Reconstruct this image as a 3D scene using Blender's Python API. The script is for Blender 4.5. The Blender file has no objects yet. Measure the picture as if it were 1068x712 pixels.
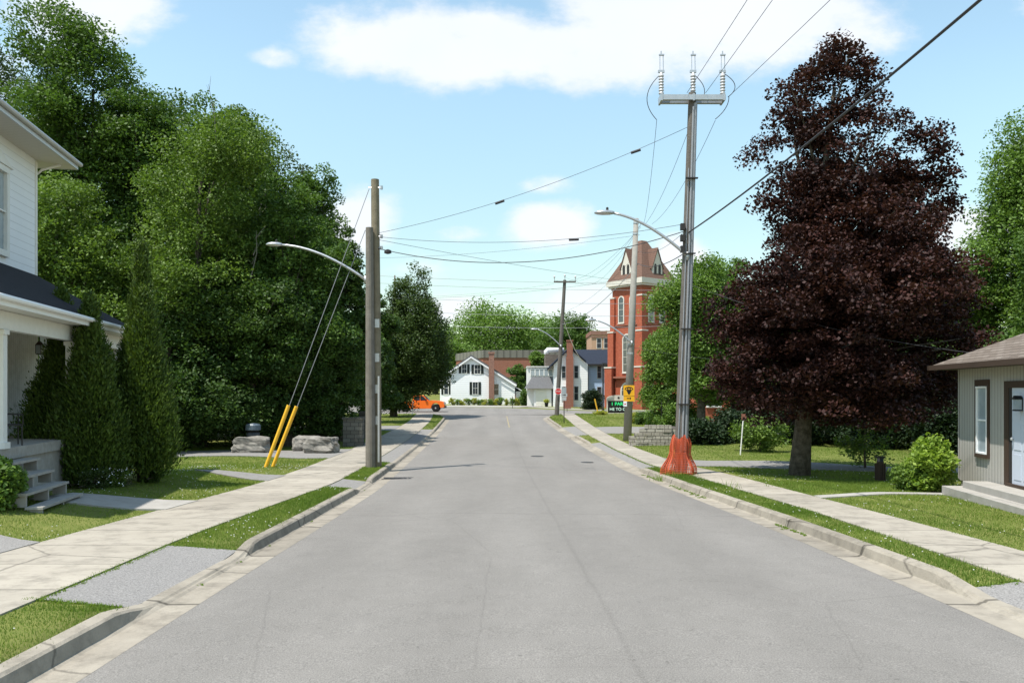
import bpy, bmesh, math, random
import numpy as np
from mathutils import Vector, Matrix
random.seed(7); RS = np.random.RandomState(11)
C = bpy.context.scene.collection
R = math.radians
F = 862.0; EYE = 2.2; HZ = 409.0; CX = 534.0

# ------------------------------------------------------------------ camera
cd = bpy.data.cameras.new('camera'); cam = bpy.data.objects.new('camera', cd); C.objects.link(cam)
cd.sensor_width = 36; cd.lens = 36*F/1068; cd.shift_y = (HZ-356)/1068; cd.clip_end = 3000; cd.clip_start = .05
cam.location = (0, 0, EYE); cam.rotation_euler = (R(90), 0, 0)
bpy.context.scene.camera = cam

# ------------------------------------------------------------------ light
SUN_EL, SUN_TO = 66.0, Vector((-0.80, -0.60, 0)).normalized()
sd = bpy.data.lights.new('sun', 'SUN'); sun = bpy.data.objects.new('sun', sd); C.objects.link(sun)
sd.energy = 3.9; sd.angle = R(.5); sd.color = (1, .955, .88)
tosun = Vector((SUN_TO.x*math.cos(R(SUN_EL)), SUN_TO.y*math.cos(R(SUN_EL)), math.sin(R(SUN_EL))))
sun.rotation_euler = tosun.to_track_quat('Z', 'Y').to_euler(); sun.location = (-20, -10, 40)
vs = bpy.context.scene.view_settings
vs.view_transform = 'Standard'; vs.look = 'None'; vs.exposure = .86; vs.gamma = 1
bpy.context.scene.view_settings.use_curve_mapping = False

W = bpy.data.worlds.new('World'); bpy.context.scene.world = W; W.use_nodes = True
nt = W.node_tree; nt.nodes.clear()
def WN(t, **k):
    n = nt.nodes.new(t)
    for a, b in k.items(): setattr(n, a, b)
    return n
def wl(a, b): nt.links.new(a, b)
def wm(op, a, b=None, c=None):
    n = WN('ShaderNodeMath', operation=op)
    for i, v in enumerate((a, b, c)):
        if v is None: continue
        if isinstance(v, (int, float)): n.inputs[i].default_value = v
        else: wl(v, n.inputs[i])
    return n.outputs[0]
sky = WN('ShaderNodeTexSky', sky_type='NISHITA'); sky.sun_disc = False
sky.sun_elevation = R(SUN_EL); sky.sun_rotation = math.atan2(SUN_TO.x, SUN_TO.y)
sky.air_density = 1.25; sky.dust_density = .3; sky.ozone_density = 1.6; sky.altitude = 200
tc = WN('ShaderNodeTexCoord'); sx = WN('ShaderNodeSeparateXYZ'); wl(tc.outputs['Generated'], sx.inputs[0])
yy = wm('MAXIMUM', wm('ABSOLUTE', sx.outputs[1]), .08)
uu = wm('DIVIDE', sx.outputs[0], yy); vv = wm('DIVIDE', sx.outputs[2], yy)
cmb = WN('ShaderNodeCombineXYZ'); wl(uu, cmb.inputs[0]); wl(vv, cmb.inputs[1])
nz = WN('ShaderNodeTexNoise'); nz.inputs['Scale'].default_value = 7.5; nz.inputs['Detail'].default_value = 9; nz.inputs['Roughness'].default_value = .62
mp = WN('ShaderNodeMapping'); mp.inputs['Scale'].default_value = (1, 1.6, 1); mp.inputs['Location'].default_value = (3.1, 1.7, 0)
wl(cmb.outputs[0], mp.inputs[0]); wl(mp.outputs[0], nz.inputs['Vector'])
CL = [(470, 45, 175, 56, 1), (600, 55, 150, 48, 1), (740, 25, 220, 64, 1), (850, 25, 110, 50, .8), (90, 5, 105, 55, .9), (575, 234, 64, 27, .85),
      (565, 192, 34, 12, .55), (478, 242, 34, 12, .55), (612, 316, 84, 30, .7), (372, 232, 50, 46, .85), (480, 322, 60, 18, .6),
      (1010, 245, 80, 42, .75), (282, 61, 40, 13, .5), (650, 345, 160, 18, .6), (705, 268, 36, 30, .75), (440, 285, 50, 20, .3), (930, 350, 200, 40, .5), (1080, 170, 50, 40, .5),
      (300, -220, 380, 110, .8), (1300, -60, 330, 110, .8), (-300, 60, 330, 90, .8), (1500, 260, 260, 60, .8)]
best = None
for (px, py, rx, ry, s) in CL:
    a = wm('DIVIDE', wm('SUBTRACT', uu, (px-CX)/F), rx/F); b = wm('DIVIDE', wm('SUBTRACT', vv, (HZ-py)/F), ry/F)
    d = wm('SQRT', wm('ADD', wm('MULTIPLY', a, a), wm('MULTIPLY', b, b)))
    m = wm('MULTIPLY', wm('SUBTRACT', 1.0, d), s)
    m = wm('MINIMUM', m, .55*s)
    best = m if best is None else wm('MAXIMUM', best, m)
dens = wm('ADD', best, wm('MULTIPLY', wm('SUBTRACT', nz.outputs[0], .5), 1.45))
mr = WN('ShaderNodeMapRange', interpolation_type='SMOOTHSTEP'); mr.inputs['From Min'].default_value = -.03; mr.inputs['From Max'].default_value = .48
wl(dens, mr.inputs['Value'])
n2 = WN('ShaderNodeTexNoise'); n2.inputs['Scale'].default_value = 5; n2.inputs['Detail'].default_value = 4; wl(cmb.outputs[0], n2.inputs['Vector'])
cc = WN('ShaderNodeMix', data_type='RGBA'); cc.inputs[6].default_value = (4.3, 4.6, 5.0, 1); cc.inputs[7].default_value = (5.3, 5.35, 5.4, 1)
wl(n2.outputs[0], cc.inputs[0])
hs = WN('ShaderNodeMix', data_type='RGBA', blend_type='MULTIPLY'); hs.inputs[0].default_value = 1; hs.inputs[7].default_value = (1.28, 1.27, 1.06, 1)
wl(sky.outputs[0], hs.inputs[6])
lowf = WN('ShaderNodeMapRange', interpolation_type='SMOOTHSTEP'); lowf.inputs[1].default_value = 0; lowf.inputs[2].default_value = .42; lowf.inputs[3].default_value = .66; lowf.inputs[4].default_value = 1.02; wl(vv, lowf.inputs[0])
hz = WN('ShaderNodeVectorMath', operation='SCALE'); wl(hs.outputs[2], hz.inputs[0]); wl(lowf.outputs[0], hz.inputs['Scale'])
mx = WN('ShaderNodeMix', data_type='RGBA'); wl(wm('MULTIPLY', mr.outputs[0], .93), mx.inputs[0]); wl(hz.outputs[0], mx.inputs[6]); wl(cc.outputs[2], mx.inputs[7])
bg = WN('ShaderNodeBackground'); bg.inputs[1].default_value = .115; wl(mx.outputs[2], bg.inputs[0])
wo = WN('ShaderNodeOutputWorld'); wl(bg.outputs[0], wo.inputs[0])

# ------------------------------------------------------------------ materials
def mat(name, col, rough=.8, spec=.3, metal=0, noise=None, bump=None, brick=None, lines=None, transl=0, var=None, emit=None, alpha=None, coords='pos'):
    """col: base colour; noise: (scale, amount, col2); bump: (scale, strength); brick: (w,h,mortar col,axis); lines: (axis, period, depth, dark)"""
    m = bpy.data.materials.new(name); m.use_nodes = True; t = m.node_tree; t.nodes.clear()
    def N(ty, **k):
        n = t.nodes.new(ty)
        for a, b in k.items(): setattr(n, a, b)
        return n
    L = t.links.new
    out = N('ShaderNodeOutputMaterial'); b = N('ShaderNodeBsdfPrincipled'); L(b.outputs[0], out.inputs[0])
    b.inputs['Roughness'].default_value = rough; b.inputs['Specular IOR Level'].default_value = spec; b.inputs['Metallic'].default_value = metal
    c4 = (*col, 1); src = None
    tcn = N('ShaderNodeTexCoord'); P = tcn.outputs['Object']
    if noise:
        sc, am, c2 = noise
        n1 = N('ShaderNodeTexNoise'); n1.inputs['Scale'].default_value = sc; n1.inputs['Detail'].default_value = 8; n1.inputs['Roughness'].default_value = .65; L(P, n1.inputs['Vector'])
        rr = N('ShaderNodeValToRGB'); rr.color_ramp.elements[0].position = .5-.5*am; rr.color_ramp.elements[1].position = .5+.5*am
        rr.color_ramp.elements[0].color = c4; rr.color_ramp.elements[1].color = (*c2, 1); L(n1.outputs[0], rr.inputs[0]); src = rr.outputs[0]
    if var:
        at = N('ShaderNodeAttribute', attribute_name='var')
        rr = N('ShaderNodeValToRGB'); rr.color_ramp.elements[0].color = c4; rr.color_ramp.elements[1].color = (*var, 1); L(at.outputs['Fac'], rr.inputs[0]); src = rr.outputs[0]
    height = None
    if brick:
        w, h, mc, c2 = brick
        br = N('ShaderNodeTexBrick'); br.inputs['Scale'].default_value = 1; br.inputs['Brick Width'].default_value = w; br.inputs['Row Height'].default_value = h
        br.inputs['Mortar Size'].default_value = .008 if h < .15 else .012; br.inputs['Color1'].default_value = c4; br.inputs['Color2'].default_value = (*c2, 1); br.inputs['Mortar'].default_value = (*mc, 1)
        s = N('ShaderNodeSeparateXYZ'); L(P, s.inputs[0]); ad = N('ShaderNodeMath', operation='ADD'); L(s.outputs[0], ad.inputs[0]); L(s.outputs[1], ad.inputs[1])
        cb = N('ShaderNodeCombineXYZ'); L(ad.outputs[0], cb.inputs[0]); L(s.outputs[2], cb.inputs[1]); L(cb.outputs[0], br.inputs['Vector']); src = br.outputs[0]; height = br.outputs['Fac']
        bi = N('ShaderNodeMath', operation='SUBTRACT'); bi.inputs[0].default_value = 1; L(height, bi.inputs[1]); height = bi.outputs[0]
    if lines:
        ax, per, dark, prof = lines
        s = N('ShaderNodeSeparateXYZ'); L(P, s.inputs[0])
        if ax == 3:
            ad = N('ShaderNodeMath', operation='ADD'); L(s.outputs[0], ad.inputs[0]); L(s.outputs[1], ad.inputs[1]); o = ad.outputs[0]
        else: o = s.outputs[ax]
        mo = N('ShaderNodeMath', operation='MULTIPLY'); L(o, mo.inputs[0]); mo.inputs[1].default_value = 1/per
        fr = N('ShaderNodeMath', operation='FRACT'); L(mo.outputs[0], fr.inputs[0]); height0 = fr.outputs[0]
        gt = N('ShaderNodeMapRange'); L(height0, gt.inputs[0]); gt.inputs[1].default_value = 0; gt.inputs[2].default_value = prof; gt.inputs[3].default_value = dark; gt.inputs[4].default_value = 1
        mm = N('ShaderNodeMix', data_type='RGBA', blend_type='MULTIPLY'); mm.inputs[0].default_value = 1
        if src is not None: L(src, mm.inputs[6])
        else: mm.inputs[6].default_value = c4
        L(gt.outputs[0], mm.inputs[7]); src = mm.outputs[2]
        sb = N('ShaderNodeMath', operation='SUBTRACT'); sb.inputs[0].default_value = 1; L(height0, sb.inputs[1])
        height = sb.outputs[0] if ax == 2 else gt.outputs[0]
    if src is not None: L(src, b.inputs['Base Color'])
    else: b.inputs['Base Color'].default_value = c4
    nrm = None
    if bump:
        n3 = N('ShaderNodeTexNoise'); n3.inputs['Scale'].default_value = bump[0]; n3.inputs['Detail'].default_value = 6; L(P, n3.inputs['Vector'])
        bp = N('ShaderNodeBump'); bp.inputs['Strength'].default_value = bump[1]; bp.inputs['Distance'].default_value = .02; L(n3.outputs[0], bp.inputs['Height']); nrm = bp
    if height is not None:
        b2 = N('ShaderNodeBump'); b2.inputs['Strength'].default_value = .6; b2.inputs['Distance'].default_value = .012; L(height, b2.inputs['Height'])
        if nrm: L(nrm.outputs[0], b2.inputs['Normal'])
        nrm = b2
    if nrm: L(nrm.outputs[0], b.inputs['Normal'])
    if transl:
        tr = N('ShaderNodeBsdfTranslucent'); ms = N('ShaderNodeMixShader'); ms.inputs[0].default_value = transl
        if src is not None:
            g = N('ShaderNodeMix', data_type='RGBA', blend_type='MULTIPLY'); g.inputs[0].default_value = 1; L(src, g.inputs[6]); g.inputs[7].default_value = (1.5, 1.6, .8, 1); L(g.outputs[2], tr.inputs[0])
        L(b.outputs[0], ms.inputs[1]); L(tr.outputs[0], ms.inputs[2]); L(ms.outputs[0], out.inputs[0])
    if emit:
        b.inputs['Emission Color'].default_value = (*emit[0], 1); b.inputs['Emission Strength'].default_value = emit[1]
    if alpha is not None: b.inputs['Alpha'].default_value = alpha
    m['nodes'] = 1
    return m

M = {}
M['sidewalk'] = mat('sidewalk', (.285, .255, .21), .9, .2, noise=(1.3, .7, (.365, .33, .275)), bump=(60, .25))
M['kerbc'] = mat('kerb', (.21, .185, .15), .9, .2, noise=(2.5, .8, (.34, .305, .25)), bump=(40, .3))
M['concrete'] = mat('concrete', (.26, .245, .22), .9, .2, noise=(3, .6, (.38, .36, .33)), bump=(50, .25))
M['gravel'] = mat('gravel', (.12, .115, .11), .95, .2, noise=(48, .4, (.33, .315, .30)), bump=(90, .5))
M['drive'] = mat('old_asphalt', (.165, .155, .145), .95, .2, noise=(9, .5, (.26, .25, .235)), bump=(60, .5))
M['soil'] = mat('lawn', (.09, .12, .025), 1, .1, noise=(1.6, .6, (.19, .19, .06)), bump=(30, .9))
M['grassb'] = mat('grass_blade', (.085, .15, .02), .7, .2, transl=.35, var=(.20, .26, .05))
M['clover'] = mat('clover_flower', (.5, .5, .44), .9, .1)
M['white_siding'] = mat('white_siding', (.74, .76, .80), .7, .3, noise=(1.5, .6, (.80, .81, .84)), lines=(2, .2, .45, .07))
M['white_far'] = mat('white_siding_far', (.83, .84, .85), .7, .3, lines=(2, .3, .62, .12))
M['shaded_far'] = mat('white_siding_far_shaded', (.40, .54, .76), .7, .3, lines=(2, .3, .7, .12))  # white siding of the side wing, its bluish shade put into the colour
M['white'] = mat('white_paint', (.66, .65, .62), .6, .3, noise=(6, .7, (.78, .77, .74)))
M['whitebright'] = mat('clean_white', (.8, .8, .8), .5, .4)
M['peel'] = mat('worn_white_boards', (.55, .54, .50), .85, .2, noise=(5, .5, (.74, .73, .70)), lines=(3, .13, .4, .1))
M['soffit'] = mat('soffit', (.55, .52, .47), .7, .3, lines=(0, .14, .6, .12))
M['shingle_dark'] = mat('dark_shingles', (.018, .018, .022), .95, .15, noise=(7, .6, (.04, .04, .045)), bump=(30, .6))
M['shingle_brown'] = mat('brown_shingles', (.13, .105, .085), .95, .15, brick=(.35, .075, (.075, .06, .05), (.19, .16, .135)))
M['shingle_grey'] = mat('grey_shingles', (.10, .10, .105), .95, .15, noise=(5, .6, (.16, .16, .165)))
M['shingle_blue'] = mat('slate_blue_shingles', (.018, .023, .036), .95, .15, noise=(5, .6, (.032, .04, .058)))
M['vert_siding'] = mat('grey_vertical_siding', (.36, .345, .315), .6, .35, noise=(1, .6, (.40, .38, .35)), lines=(3, .15, .28, .22))
M['brown_trim'] = mat('dark_brown_trim', (.055, .036, .026), .6, .3)
M['dark_trim'] = mat('dark_trim', (.03, .028, .027), .6, .3)
M['glass'] = mat('window_glass', (.035, .045, .055), .08, .8)
M['glass_pale'] = mat('curtained_glass', (.22, .27, .30), .12, .7, noise=(1.5, .5, (.42, .47, .50)))
M['shutter'] = mat('black_shutter', (.018, .025, .022), .7, .3)
M['brick'] = mat('red_brick', (.31, .070, .036), .9, .2, brick=(.22, .075, (.28, .13, .09), (.41, .105, .055)))
M['brick_dark'] = mat('dark_red_brick', (.25, .085, .055), .9, .2, brick=(.22, .075, (.25, .17, .13), (.31, .11, .075)))
M['brick_brown'] = mat('brown_brick', (.21, .09, .065), .9, .2, brick=(.22, .075, (.28, .22, .18), (.30, .14, .10)))
M['brick_tan'] = mat('tan_brick', (.42, .26, .17), .9, .2, noise=(2, .6, (.48, .31, .21)))
M['church_roof'] = mat('brown_slate', (.115, .065, .048), .9, .2, noise=(4, .6, (.175, .105, .08)), lines=(2, .25, .6, .2))
M['stone'] = mat('pale_stone', (.52, .49, .42), .85, .2, noise=(4, .7, (.62, .59, .53)))
M['metal_rib'] = mat('ribbed_metal', (.16, .15, .13), .6, .3, lines=(3, 1.1, .45, .4))
M['wood_old'] = mat('weathered_pole_wood', (.13, .115, .095), .9, .2, noise=(3, .5, (.23, .21, .18)), bump=(25, .6))
M['wood_new'] = mat('treated_pole_wood', (.16, .135, .09), .9, .2, noise=(3, .5, (.26, .225, .16)), bump=(25, .6))
M['wood_dark'] = mat('dark_pole_wood', (.085, .075, .065), .9, .2, noise=(3, .5, (.16, .145, .13)), bump=(25, .6))
M['pole_conc'] = mat('concrete_pole', (.22, .21, .185), .85, .2, noise=(5, .6, (.31, .295, .265)), bump=(30, .3))
M['galv'] = mat('galvanised_steel', (.42, .43, .44), .4, .5, metal=.7, noise=(8, .6, (.55, .56, .57)))
M['pipe'] = mat('grey_conduit', (.30, .31, .33), .45, .5, metal=.2, noise=(6, .6, (.22, .225, .24)))
M['alu'] = mat('painted_aluminium', (.50, .51, .52), .45, .5, metal=.35)
M['wire'] = mat('black_wire', (.045, .045, .05), .7, .3)
M['wire_grey'] = mat('grey_wire', (.25, .26, .27), .5, .4)
M['yellow'] = mat('yellow_guard', (.72, .38, .02), .5, .4, noise=(4, .5, (.80, .45, .03)))
M['signyellow'] = mat('yellow_sign', (.80, .40, .015), .5, .4)
M['black'] = mat('black', (.012, .012, .013), .6, .3)
M['red'] = mat('red_sign', (.55, .02, .02), .5, .4)
M['orange_net'] = None
M['orange'] = mat('orange_paint', (.90, .17, .02), .3, .6)
M['rubber'] = mat('rubber', (.015, .015, .015), .8, .2)
M['rock'] = mat('grey_boulder', (.10, .092, .08), .9, .2, noise=(2.6, .4, (.32, .30, .265)), bump=(9, 1))
M['blockwall'] = mat('stone_block', (.27, .245, .205), .9, .2, brick=(.42, .17, (.08, .07, .06), (.38, .35, .30)))
M['blockdark'] = mat('dark_block', (.10, .095, .08), .9, .2, brick=(.40, .2, (.05, .045, .04), (.15, .145, .125)))
M['bark'] = mat('bark', (.05, .042, .033), .95, .1, noise=(7, .35, (.16, .14, .115)), bump=(22, 1))
M['twig'] = mat('bare_twig', (.20, .18, .155), .9, .1)
M['led'] = mat('led_green', (.02, .5, .12), .5, .3, emit=((.05, .9, .3), .5))
M['ledw'] = mat('led_white', (.6, .7, .65), .5, .3, emit=((.5, .95, .7), .35))
M['porcelain'] = mat('grey_porcelain', (.42, .42, .43), .35, .5)
M['paintline'] = mat('road_yellow', (.36, .28, .12), .8, .2, noise=(9, .4, (.20, .19, .16)))
M['weathered_step'] = mat('weathered_step', (.25, .235, .21), .9, .2, noise=(6, .6, (.40, .385, .36)))
M['mud_flower'] = mat('yellow_flower', (.70, .62, .06), .8, .1)
M['door_white'] = mat('white_door', (.50, .54, .62), .5, .3)
M['cream'] = mat('cream_door', (.70, .68, .60), .6, .3)
M['bin'] = mat('slate_bin', (.05, .06, .07), .5, .4)
M['tile_white'] = mat('duct', (.72, .72, .72), .5, .4)

def netting():
    m = bpy.data.materials.new('orange_netting'); m.use_nodes = True; t = m.node_tree; b = t.nodes['Principled BSDF']; L = t.links.new
    b.inputs['Base Color'].default_value = (.52, .095, .035, 1); b.inputs['Roughness'].default_value = .55
    return m
M['orange_net'] = netting()

def asphalt():
    m = bpy.data.materials.new('road_asphalt'); m.use_nodes = True; t = m.node_tree; b = t.nodes['Principled BSDF']; L = t.links.new
    def N(ty, **k):
        n = t.nodes.new(ty)
        for a, bb in k.items(): setattr(n, a, bb)
        return n
    def ma(op, a, bb=None):
        n = N('ShaderNodeMath', operation=op)
        for i, v in enumerate((a, bb)):
            if v is None: continue
            if isinstance(v, (int, float)): n.inputs[i].default_value = v
            else: L(v, n.inputs[i])
        return n.outputs[0]
    b.inputs['Roughness'].default_value = .88; b.inputs['Specular IOR Level'].default_value = .25
    g = N('ShaderNodeTexCoord'); P = g.outputs['Object']
    def noise(sc, det, scale=(1, 1, 1)):
        mpn = N('ShaderNodeMapping'); mpn.inputs['Scale'].default_value = scale; L(P, mpn.inputs[0])
        n = N('ShaderNodeTexNoise'); n.inputs['Scale'].default_value = sc; n.inputs['Detail'].default_value = det; n.inputs['Roughness'].default_value = .6; L(mpn.outputs[0], n.inputs['Vector']); return n.outputs[0]
    fine = noise(75, 3); big = noise(.5, 5, (1, .25, 1)); mid = noise(3, 6)
    r = N('ShaderNodeValToRGB'); r.color_ramp.elements[0].position = .3; r.color_ramp.elements[1].position = .72
    r.color_ramp.elements[0].color = (.166, .155, .141, 1); r.color_ramp.elements[1].color = (.218, .204, .187, 1)
    L(ma('ADD', ma('MULTIPLY', big, .65), ma('MULTIPLY', mid, .35)), r.inputs[0])
    r2 = N('ShaderNodeMapRange'); r2.inputs[1].default_value = .3; r2.inputs[2].default_value = .7; r2.inputs[3].default_value = .62; r2.inputs[4].default_value = 1.32; L(fine, r2.inputs[0])
    mm = N('ShaderNodeMix', data_type='RGBA', blend_type='MULTIPLY'); mm.inputs[0].default_value = 1; L(r.outputs[0], mm.inputs[6]); L(r2.outputs[0], mm.inputs[7])
    s = N('ShaderNodeSeparateXYZ'); L(P, s.inputs[0])
    wob = ma('MULTIPLY', ma('SUBTRACT', noise(.8, 4), .5), .12)
    xc = ma('ADD', ma('ADD', s.outputs[0], ma('MULTIPLY', s.outputs[1], .0217)), wob)
    d1 = ma('ABSOLUTE', ma('SUBTRACT', xc, 1.18))
    line = N('ShaderNodeMapRange'); line.inputs[1].default_value = .004; line.inputs[2].default_value = .045; line.inputs[3].default_value = .90; line.inputs[4].default_value = 1; L(d1, line.inputs[0])
    # transverse cracks
    yv = ma('ADD', s.outputs[1], ma('MULTIPLY', ma('SUBTRACT', noise(.6, 5), .5), 1.2))
    fr = ma('ABSOLUTE', ma('SUBTRACT', ma('FRACT', ma('MULTIPLY', yv, 1/11.3)), .5))
    l2 = N('ShaderNodeMapRange'); l2.inputs[1].default_value = .0008; l2.inputs[2].default_value = .003; l2.inputs[3].default_value = .72; l2.inputs[4].default_value = 1; L(fr, l2.inputs[0])
    m3 = N('ShaderNodeMix', data_type='RGBA', blend_type='MULTIPLY'); m3.inputs[0].default_value = 1; L(mm.outputs[2], m3.inputs[6]); L(ma('MULTIPLY', line.outputs[0], l2.outputs[0]), m3.inputs[7])
    L(m3.outputs[2], b.inputs['Base Color'])
    # tyre-polished lanes, blotches, hairline cracks and oil spots
    lane = ma('SINE', ma('MULTIPLY', ma('ADD', s.outputs[0], ma('MULTIPLY', s.outputs[1], .03)), 3.4))
    bl = noise(1.1, 9, (1, .5, 1)); sp = noise(9, 2)
    rb = N('ShaderNodeMapRange'); rb.inputs[1].default_value = .38; rb.inputs[2].default_value = .56; rb.inputs[3].default_value = .965; rb.inputs[4].default_value = 1.01; L(bl, rb.inputs[0])
    rs_ = N('ShaderNodeMapRange'); rs_.inputs[1].default_value = .24; rs_.inputs[2].default_value = .31; rs_.inputs[3].default_value = .72; rs_.inputs[4].default_value = 1; L(sp, rs_.inputs[0])
    vo = N('ShaderNodeTexVoronoi', feature='DISTANCE_TO_EDGE'); vo.inputs['Scale'].default_value = .28; dm = N('ShaderNodeMix', data_type='RGBA'); dm.inputs[0].default_value = .1; L(P, dm.inputs[6]); nn = N('ShaderNodeTexNoise'); nn.inputs['Scale'].default_value = 1.5; nn.inputs['Detail'].default_value = 8; L(P, nn.inputs['Vector']); L(nn.outputs['Color'], dm.inputs[7]); L(dm.outputs[2], vo.inputs['Vector'])
    rv = N('ShaderNodeMapRange'); rv.inputs[1].default_value = .0; rv.inputs[2].default_value = .004; rv.inputs[3].default_value = .88; rv.inputs[4].default_value = 1; L(vo.outputs['Distance'], rv.inputs[0])
    fac = ma('MULTIPLY', ma('MULTIPLY', rb.outputs[0], rs_.outputs[0]), ma('MULTIPLY', rv.outputs[0], ma('ADD', 1.0, ma('MULTIPLY', lane, .03))))
    m4 = N('ShaderNodeMix', data_type='RGBA', blend_type='MULTIPLY'); m4.inputs[0].default_value = 1; L(m3.outputs[2], m4.inputs[6]); L(fac, m4.inputs[7]); L(m4.outputs[2], b.inputs['Base Color'])
    bp = N('ShaderNodeBump'); bp.inputs['Strength'].default_value = .5; bp.inputs['Distance'].default_value = .01; L(fine, bp.inputs['Height']); L(bp.outputs[0], b.inputs['Normal'])
    return m
M['asphalt'] = asphalt()

def sidewalk_joints(m, P_=1.52):
    """score lines every 1.5 m across the walk"""
    t = m.node_tree; b = [n for n in t.nodes if n.type == 'BSDF_PRINCIPLED'][0]; L = t.links.new
    src = b.inputs['Base Color'].links[0].from_socket
    g = t.nodes.new('ShaderNodeTexCoord'); s = t.nodes.new('ShaderNodeSeparateXYZ'); L(g.outputs['Object'], s.inputs[0])
    def ma(op, a, bb=None):
        n = t.nodes.new('ShaderNodeMath'); n.operation = op
        for i, v in enumerate((a, bb)):
            if v is None: continue
            if isinstance(v, (int, float)): n.inputs[i].default_value = v
            else: L(v, n.inputs[i])
        return n.outputs[0]
    slab = ma('FLOOR', ma('MULTIPLY', s.outputs[1], 1/P_))
    fr = ma('ABSOLUTE', ma('SUBTRACT', ma('FRACT', ma('MULTIPLY', s.outputs[1], 1/P_)), .5))
    fr = ma('SUBTRACT', .5, fr)
    r = t.nodes.new('ShaderNodeMapRange'); r.inputs[1].default_value = .006; r.inputs[2].default_value = .014; r.inputs[3].default_value = .42; r.inputs[4].default_value = 1; L(fr, r.inputs[0])
    wn = t.nodes.new('ShaderNodeTexWhiteNoise'); wn.noise_dimensions = '1D'; L(slab, wn.inputs['W'])
    r2 = t.nodes.new('ShaderNodeMapRange'); r2.inputs[3].default_value = .86; r2.inputs[4].default_value = 1.1; L(wn.outputs['Value'], r2.inputs[0])
    mm = t.nodes.new('ShaderNodeMix'); mm.data_type = 'RGBA'; mm.blend_type = 'MULTIPLY'; mm.inputs[0].default_value = 1
    n5 = t.nodes.new('ShaderNodeTexNoise'); n5.inputs['Scale'].default_value = 2.1; n5.inputs['Detail'].default_value = 10; n5.inputs['Roughness'].default_value = .75; L(g.outputs['Object'], n5.inputs['Vector'])
    r5 = t.nodes.new('ShaderNodeMapRange'); r5.inputs[1].default_value = .36; r5.inputs[2].default_value = .52; r5.inputs[3].default_value = .70; r5.inputs[4].default_value = 1; L(n5.outputs[0], r5.inputs[0])
    n6 = t.nodes.new('ShaderNodeTexVoronoi'); n6.feature = 'DISTANCE_TO_EDGE'; n6.inputs['Scale'].default_value = .26; n7 = t.nodes.new('ShaderNodeMix'); n7.data_type = 'RGBA'; n7.inputs[0].default_value = .12; L(g.outputs['Object'], n7.inputs[6]); L(n5.outputs['Color'], n7.inputs[7]); L(n7.outputs[2], n6.inputs['Vector'])
    r6 = t.nodes.new('ShaderNodeMapRange'); r6.inputs[1].default_value = .0; r6.inputs[2].default_value = .006; r6.inputs[3].default_value = .5; r6.inputs[4].default_value = 1; L(n6.outputs['Distance'], r6.inputs[0])
    L(src, mm.inputs[6]); L(ma('MULTIPLY', ma('MULTIPLY', r.outputs[0], r2.outputs[0]), ma('MULTIPLY', r5.outputs[0], r6.outputs[0])), mm.inputs[7]); L(mm.outputs[2], b.inputs['Base Color'])
sidewalk_joints(M['sidewalk']); sidewalk_joints(M['kerbc'], 3.05)

def foliage(name, c1, c2, tr=.28, rough=.55, spec=.25): return mat(name, c1, rough, spec, transl=tr, var=c2)
FO = {
 'maple': foliage('maple_leaf', (.034, .074, .014), (.105, .18, .035)),
 'manitoba': foliage('light_leaf', (.050, .095, .015), (.155, .235, .042)),
 'dark': foliage('dark_leaf', (.024, .054, .012), (.078, .135, .028)),
 'cedar': foliage('cedar_spray', (.022, .048, .008), (.115, .175, .026), .22),
 'purple': foliage('purple_leaf', (.011, .0045, .0045), (.062, .023, .018), .18, .6, .2),
 'spire': foliage('grey_green_leaf', (.028, .052, .014), (.075, .115, .030)),
 'bright': foliage('bright_leaf', (.06, .115, .018), (.17, .27, .055)),
 'lime': foliage('lime_leaf', (.10, .18, .02), (.30, .40, .07), .35),
 'hedge': foliage('clipped_leaf', (.008, .020, .006), (.024, .046, .013), .1),
 'yellowbush': foliage('yellow_green_leaf', (.16, .19, .02), (.40, .40, .06), .3),
}

# ------------------------------------------------------------------ builders
def tag(o, label=None, cat=None, group=None, kind=None):
    if label: o['label'] = label
    if cat: o['category'] = cat
    if group: o['group'] = group
    if kind: o['kind'] = kind
    return o
def thing(name, label, cat, loc=(0, 0, 0), rotz=0, group=None):
    o = bpy.data.objects.new(name, None); C.objects.link(o); o.location = loc; o.rotation_euler = (0, 0, rotz); o.empty_display_size = .2
    return tag(o, label, cat, group)

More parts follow.
